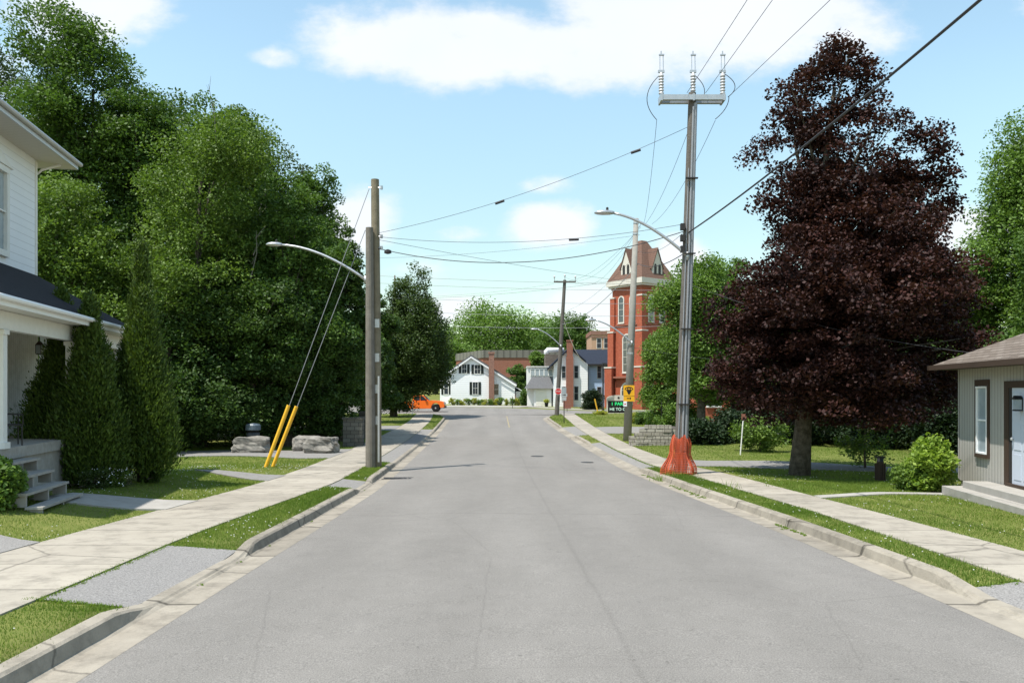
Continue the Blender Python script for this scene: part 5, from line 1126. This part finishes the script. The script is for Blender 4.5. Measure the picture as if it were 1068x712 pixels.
# yellow sign
zc = Pz(410, Y, b); t2 = thing('yellow_sign', 'yellow street sign with black winged emblem on the concrete pole', 'sign', (W3(656, 45.3), 45.3, EYE+(HZ-410)*45.3/F))
mb = MB(); mb.box(-.3, .3, 0, .02, -.44, .44); mb.box(-.05, .05, .02, .12, .2, .3); mb.box(-.05, .05, .02, .12, -.3, -.2); mb.build('plate', M['signyellow'], t2)
mb = MB(); mb.prism([(-.24, .22), (-.17, .33), (0, .36), (.17, .33), (.24, .22), (.14, .17), (.06, -.02), (0, -.08), (-.06, -.02), (-.14, .17)], -.006, -.001)
mb.box(-.3, .3, -.004, -.001, -.155, -.14); mb.box(-.12, .0, -.005, -.001, -.30, -.25); mb.box(.03, .1, -.005, -.001, -.33, -.22); mb.build('emblem', M['black'], t2)
mb = MB()
for q in (-.13, 0, .13): mb.box(q-.035, q+.035, -.009, -.0065, .2, .28)
mb.build('emblem_mark', M['signyellow'], t2)
t2 = thing('small_notice', 'tiny white notice plate below the yellow sign', 'sign', (W3(652, 45.28), 45.28, EYE+(HZ-421)*45.28/F)); mb = MB(); mb.box(-.1, .1, 0, .015, -.14, .14); mb.box(-.03, .03, .015, .1, -.03, .03); mb.build('plate', M['whitebright'], t2); mb = MB(); mb.box(-.05, .05, -.004, -.001, -.03, .02); mb.build('mark', M['red'], t2)
# third pole
Y = 79; x3 = W3(580.5, Y); b = G(x3, 79); H = Pz(292, Y, b); ln = W3(589, Y)-x3
t = thing('utility_pole', 'distant wooden utility pole with short crossarm at the junction', 'utility pole', (x3, Y, b), 0, 'utility poles along the street')
mb = MB(); mb.tube([(0, 0, -.2), (ln*.5, 0, H*.5), (ln, 0, H)], [.22, .19, .15], 12); mb.build('pole', M['wood_dark'], t)
mb = MB(); mb.box(ln-1.05, ln+1.05, -.22, -.12, H-.25, H-.12); mb.build('crossarm', M['wood_dark'], t)
for q in (-1, 0, 1): mb = MB(); z_ = H-.12 if q else H; mb.tube([(ln+q, -.17, z_), (ln+q, -.17, z_+.3)], .04, 6); mb.lathe([(.08, z_+.3), (.09, z_+.42), (.04, z_+.5)], (ln+q, -.17), 8); mb.build('insulator', M['porcelain'], t)
cobra(t, (ln*.5, -.2, Pz(361, Y, b)), (W3(561, Y)-x3, -.2, Pz(343.5, Y, b)), .7, r=.045, m=M['galv'])
X3 = lambda r, dx=0: (x3+ln*Pz(r, 79, b3)/H3+dx, 79, EYE+(HZ-r)*79/F); b3 = b; H3 = H
# stop sign on the pole
t = thing('stop_sign', 'small red octagonal stop sign fixed to the distant wooden pole', 'sign', (W3(582, 78.6)+.02, 78.6, EYE+(HZ-408)*78.6/F))
mb = MB(); r = .33; mb.prism([(r*math.cos(R(22.5+45*i)), r*math.sin(R(22.5+45*i))) for i in range(8)], -.01, .01); mb.build('plate', M['whitebright'], t)
mb = MB(); r = .30; mb.prism([(r*math.cos(R(22.5+45*i)), r*math.sin(R(22.5+45*i))) for i in range(8)], -.014, -.0105); mb.build('face', M['red'], t); text('lettering', 'STOP', t, (0, -.017, 0), .2, M['whitebright'])
mb = MB(); mb.box(-.04, .04, .01, .2, -.04, .04); mb.build('bracket', M['galv'], t)
# signpost in front of it
Y = 66; x = W3(588.3, Y); b = G(x, Y)
t = thing('signpost', 'thin signpost with stacked white plates and a brown back plate', 'signpost', (x, Y, b))
mb = MB(); mb.tube([(0, 0, -.1), (0, 0, Pz(403, Y, b))], .035, 8); mb.build('post', M['dark_trim'], t)
z_ = lambda r: Pz(r, Y, b)
mb = MB(); mb.box(-.18, .18, -.06, -.04, z_(410), z_(404)); mb.build('plate', M['glass_pale'], t)
mb = MB(); mb.box(-.25, .25, -.062, -.042, z_(413.5), z_(410)-.01); mb.build('plate', M['alu'], t); mb = MB(); mb.prism([(-.14, z_(412)), (.04, z_(412)), (.04, z_(412.6)), (.16, z_(411.6)), (.04, z_(410.7)), (.04, z_(411.3)), (-.14, z_(411.3))], -.066, -.063); mb.build('arrow', M['black'], t)
mb = MB(); mb.box(-.18, .18, -.06, -.04, z_(417.5), z_(413.8)); mb.build('plate', M['alu'], t)
t = thing('board', 'brown rectangular board on a thin stake before the white house', 'board', (W3(591.5, 90), 90, float(zp(90))+.1)); 
mb = MB(); mb.box(-.42, .42, -.02, .02, .25, .78); mb.build('panel', M['brick_dark'], t); mb = MB(); mb.box(-.03, .03, .021, .06, -.1, .6); mb.build('stake', M['brown_trim'], t)
# slim grey light post + marker guard near round hedge
Y = 92; x = W3(629, Y); t = thing('lamp_post', 'slim dark steel post at the edge of the church lawn', 'post', (x, Y, float(zp(Y)))); mb = MB(); mb.lathe([(.14, 0), (.14, .3), (.09, .32), (.08, 5.2)], n=10); mb.build('post', M['dark_trim'], t)
mb = MB(); mb.box(-.12, .4, -.1, .1, 5.2, 5.36); mb.build('lamp_head', M['dark_trim'], t)
Y = 84; x = W3(624, Y); t = MB(); t.tube([(x, Y, float(zp(Y))), (x-.36, Y, float(zp(Y))+1.55)], .07, 8); tag(t.build('guy_guard', M['yellow']), 'leaning yellow guy guard beside the round hedge', 'guy guard')
# stake, marker post
Y = 35.5; x = W3(772, Y); b = G(x, Y); mb = MB(); mb.tube([(0, 0, -.1), (.13, 0, Pz(437, Y, b))], .028, 6); t = thing('marker_stake', 'thin white leaning stake with a small reddish top on the lawn', 'stake', (x, Y, b)); mb.build('post', M['white'], t)
mb = MB(); mb.box(.06, .26, -.02, .02, Pz(437, Y, b)-.02, Pz(431.5, Y, b)); mb.build('top_plate', M['brick_dark'], t)
Y = 80; x = W3(429.8, Y); b = G(x, Y); mb = MB(); mb.tube([(0, 0, -.1), (.12, 0, 1.35)], .05, 6); o = mb.build('marker_post', M['alu']); o.location = (x, Y, b); tag(o, 'short pale post beside the far end of the left sidewalk', 'post')
Y = 100; x = W3(534.5, Y); o = MB().tube([(0, 0, -.1), (0, 0, 1.5)], .04, 6).build('marker_post', M['dark_trim']); o.location = (x, Y, float(zp(Y))); tag(o, 'small dark post on the far grass edge of the junction', 'post')
# wooden lamp post by bushes on right
Y = 24.0; x = W3(918, Y); b = G(x, Y); t = thing('garden_lamp_post', 'short slatted dark wood post with a small cap lamp by the bushes', 'lamp post', (x, Y, b), R(15))
mb = MB(); zt = Pz(481, Y, b)
mb.box(-.07, .07, -.07, .07, -.1, zt)
for k in range(4): mb.box(-.11+k*.06, -.075+k*.06, -.105, -.071, .0, zt-.06); mb.box(-.105, -.071, -.11+k*.06, -.075+k*.06, 0, zt-.06)
mb.build('post', M['brown_trim'], t); mb = MB(); mb.box(-.06, .06, -.06, .06, zt+.002, zt+.10); mb.build('lamp_glass', M['glass'], t); mb = MB(); mb.box(-.10, .10, -.10, .10, zt+.102, zt+.15); mb.build('cap', M['dark_trim'], t)

# ------------------------------------------------------------------ orange pickup
def pickup():
    Y = 89; x = W3(464.5, Y); b = float(zp(Y))+.065
    t = thing('pickup_truck', 'bright orange pickup truck parked across the street end behind the trees', 'pickup truck', (x-2.65, Y, b), R(0))
    # local +x is the front; length 5.3
    body = [(-2.6, .55), (-2.6, 1.12), (-.75, 1.12), (-.75, 1.15), (.95, 1.18), (1.2, 1.22), (2.1, 1.16), (2.5, 1.05), (2.6, .8), (2.62, .5)]
    def arch(cx_, r, n=8): return [(cx_+r*math.cos(math.pi*i/n), .5+r*.95*math.sin(math.pi*i/n)) for i in range(n+1)]
    poly = body+[(2.2, .42)]+arch(1.68, .47)+[(1.15, .36), (-1.1, .36)]+arch(-1.6, .47)+[(-2.15, .45)]
    bm = bmesh.new(); f = bm.faces.new([bm.verts.new((u, -.92, v)) for u, v in poly]); r_ = bmesh.ops.extrude_face_region(bm, geom=[f])
    bmesh.ops.translate(bm, verts=[g for g in r_['geom'] if isinstance(g, bmesh.types.BMVert)], vec=(0, 1.84, 0)); bmesh.ops.triangulate(bm, faces=[f_ for f_ in bm.faces if len(f_.verts) > 4]); bmesh.ops.recalc_face_normals(bm, faces=bm.faces)
    me = bpy.data.meshes.new('body'); bm.to_mesh(me); bm.free(); me.materials.append(M['orange']); o = bpy.data.objects.new('body', me); C.objects.link(o); o.parent = t
    mb = MB(); cab = [(-.8, 1.13), (-.7, 1.72), (-.4, 1.78), (.35, 1.76), (.95, 1.18)]; mb.prism(cab, -.8, .8); mb.build('cab', M['orange'], t)
    mb = MB(); mb.prism([(-.55, 1.2), (-.5, 1.66), (-.02, 1.68), (-.02, 1.2)], -.815, -.803); mb.prism([(.05, 1.2), (.05, 1.68), (.33, 1.66), (.72, 1.22)], -.815, -.803); mb.prism([(.42, 1.7), (.93, 1.24), (.96, 1.27), (.45, 1.73)], -.7, .7); mb.build('side_window', M['glass'], t)
    for wx in (-1.6, 1.68):
        for s_ in (-1, 1):
            mb = MB(); mb.lathe([(.2, -.12), (.38, -.12), (.41, -.08), (.41, .08), (.38, .12), (.2, .12)], n=20); w = mb.build('wheel', M['rubber'], t, loc=(wx, s_*.82, .41), rot=(R(90), 0, 0))
            mb = MB(); mb.lathe([(.03, -.1), (.22, -.1), (.22, .1), (.03, .1)], n=10); mb.build('rim', M['dark_trim'], w)
            mb = MB(); mb.lathe([(.01, -.125*1), (.09, -.125), (.09, .125), (.01, .125)], n=6); mb.build('hub', M['alu'], w)
    mb = MB(); mb.box(2.5, 2.72, -.9, .9, .42, .62); mb.build('bumper', M['black'], t)
    mb = MB(); mb.box(2.56, 2.63, -.86, -.55, .78, .98); mb.build('headlight', M['glass_pale'], t); mb = MB(); mb.box(2.56, 2.63, .55, .86, .78, .98); mb.build('headlight', M['glass_pale'], t)
    mb = MB(); mb.box(.55, .75, -1.05, -.93, 1.2, 1.38); mb.build('mirror', M['black'], t)
    mb = MB(); mb.box(-.2, -.05, -.935, -.925, .98, 1.02); mb.build('handle', M['black'], t)
pickup()

# ------------------------------------------------------------------ wires
WG = 'overhead wires'
def wire(a, c_, sag, label, r=.0075, m='wire', beads=()):
    a, c_ = Vector(a), Vector(c_); n_ = 28; pts = [a.lerp(c_, i/n_)+Vector((0, 0, -sag*4*(i/n_)*(1-i/n_))) for i in range(n_+1)]
    mb = MB(); mb.tube([p-a for p in pts], r, 5)
    for f in beads:
        p = a.lerp(c_, f)+Vector((0, 0, -sag*4*f*(1-f)))-a; d = (c_-a).normalized(); mb.tube([p-d*.16+Vector((0, 0, -.03)), p+d*.16+Vector((0, 0, -.03))], .045, 6)
    o = mb.build('overhead_wire', M[m]); o.location = a; tag(o, label, 'wire', WG)
zA = EYE+(HZ-103)*26/F
rp = lambda r, dx=0: (XRp+(W3(722, 26)-XRp)*(497-r)/400+dx, 26, EYE+(HZ-r)*26/F)
wire((XRp+lean+0.05, 26, zA), (XRp, 26, zA), 0, 'x') if 0 else None
ax_ = W3(722, 26)
wire((ax_-.2, 25.85, zA+.12), (ax_-.15, -25, 11.6), .5, 'left of three high power wires running overhead from the tallest pole')
wire((ax_+.38, 25.85, zA+.12), (ax_+.5, -25, 11.6), .5, 'middle of three high power wires running overhead from the tallest pole')
wire((ax_+1.15, 25.85, zA+.05), (ax_+5.2, -25, 11.6), .5, 'right of three high power wires running overhead from the tallest pole')
wire(rp(243), (5.9, -15, 8.5), .8, 'thick black cable swooping from the tallest pole across the purple maple', r=.022)
wire(PW['L'](243), rp(131), .35, 'wire climbing from the left wooden pole to the tallest pole', beads=(.42, .84))
wire(PW['L'](246), rp(233), .38, 'flat wire between the left wooden pole and the tallest pole', beads=(.66,))
wire(PW['L'](258), rp(240), .75, 'lowest sagging cable between the left wooden pole and the tallest pole', r=.014)
C0 = XC(233)
wire((ax_-1.1, 26.1, zA-.65), (C0[0]+.15, 45.6, C0[2]), .5, 'left power wire from the steel crossarm to the concrete pole')
wire(rp(128), (C0[0]+.2, 45.6, C0[2]-.1), .35, 'middle power wire from the tallest pole to the concrete pole')
wire((ax_+.75, 26.1, zA-.65), (C0[0]+.6, 45.6, C0[2]-.05), .5, 'right power wire from the steel crossarm to the concrete pole')
for i, (r, dx, lb) in enumerate(((292, -1, 'left'), (289, 0, 'middle'), (292, 1, 'right'))): wire((C0[0], 45.7, C0[2]-.2+.1*i), X3(r, dx), 1.1+.25*i, lb+' power wire from the concrete pole to the distant pole')
wire(rp(238), XC(262), .35, 'upper cable between the tallest pole and the concrete pole'); wire(rp(262), XC(275), .3, 'lower cable between the tallest pole and the concrete pole', r=.016)
wire(XC(262), X3(325), .6, 'upper cable between the concrete pole and the distant pole'); wire(XC(275), X3(338), .7, 'lower cable between the concrete pole and the distant pole', r=.02, m='wire_grey')
for i, (l, r) in enumerate(((281, 297), (287, 300), (299, 312), (312, 322), (326, 330))):
    wire((-26, 88+i, EYE+(HZ-l)*88/F), (30, 88+i, EYE+(HZ-r)*88/F), .5+.15*i, ('highest', 'second highest', 'middle', 'second lowest', 'lowest')[i]+' of the thin wires crossing the far junction', r=.02, m='wire_grey')
wire(X3(330), (W3(612, 106), 106, 5.9), 1.0, 'pale service wire drooping from the distant pole to the slate roofed house', r=.03, m='tile_white')
wire(XC(362), (19, 42, 4.2), .6, 'thin service wire running right from the concrete pole'); wire(rp(295), R2W(0.2, 3)+(2.95,), .5, 'service wire from the tallest pole to the grey house')
wire(XC(290), (-26, 84, 13), 1.2, 'long wire from the concrete pole slanting to the far left')
wire(PW['L'](249), (30, 95, EYE+(HZ-300)*95/F), .8, 'thin wire from the left wooden pole falling towards the church')
wire((-24, 70, EYE+(HZ-262)*70/F), XC(245), .9, 'thin wire arriving at the concrete pole top from the far left')
wire((-20, 76, EYE+(HZ-305)*76/F), X3(296, -1), .8, 'thin wire arriving at the left arm of the distant pole')
wire(X3(296, 1), (26, 104, EYE+(HZ-262)*104/F), .8, 'thin wire leaving the distant pole towards the church roof')
# little can lamp hanging on the cable
o = MB().lathe([(.03, .1), (.12, .06), (.13, -.03), (.05, -.06)], n=10).build('cable_box', M['dark_trim']); o.location = (W3(404.5, 28.9), 28.9, EYE+(HZ-263)*28.9/F); tag(o, 'small dark box hanging on the cable right of the left wooden pole', 'cable box')
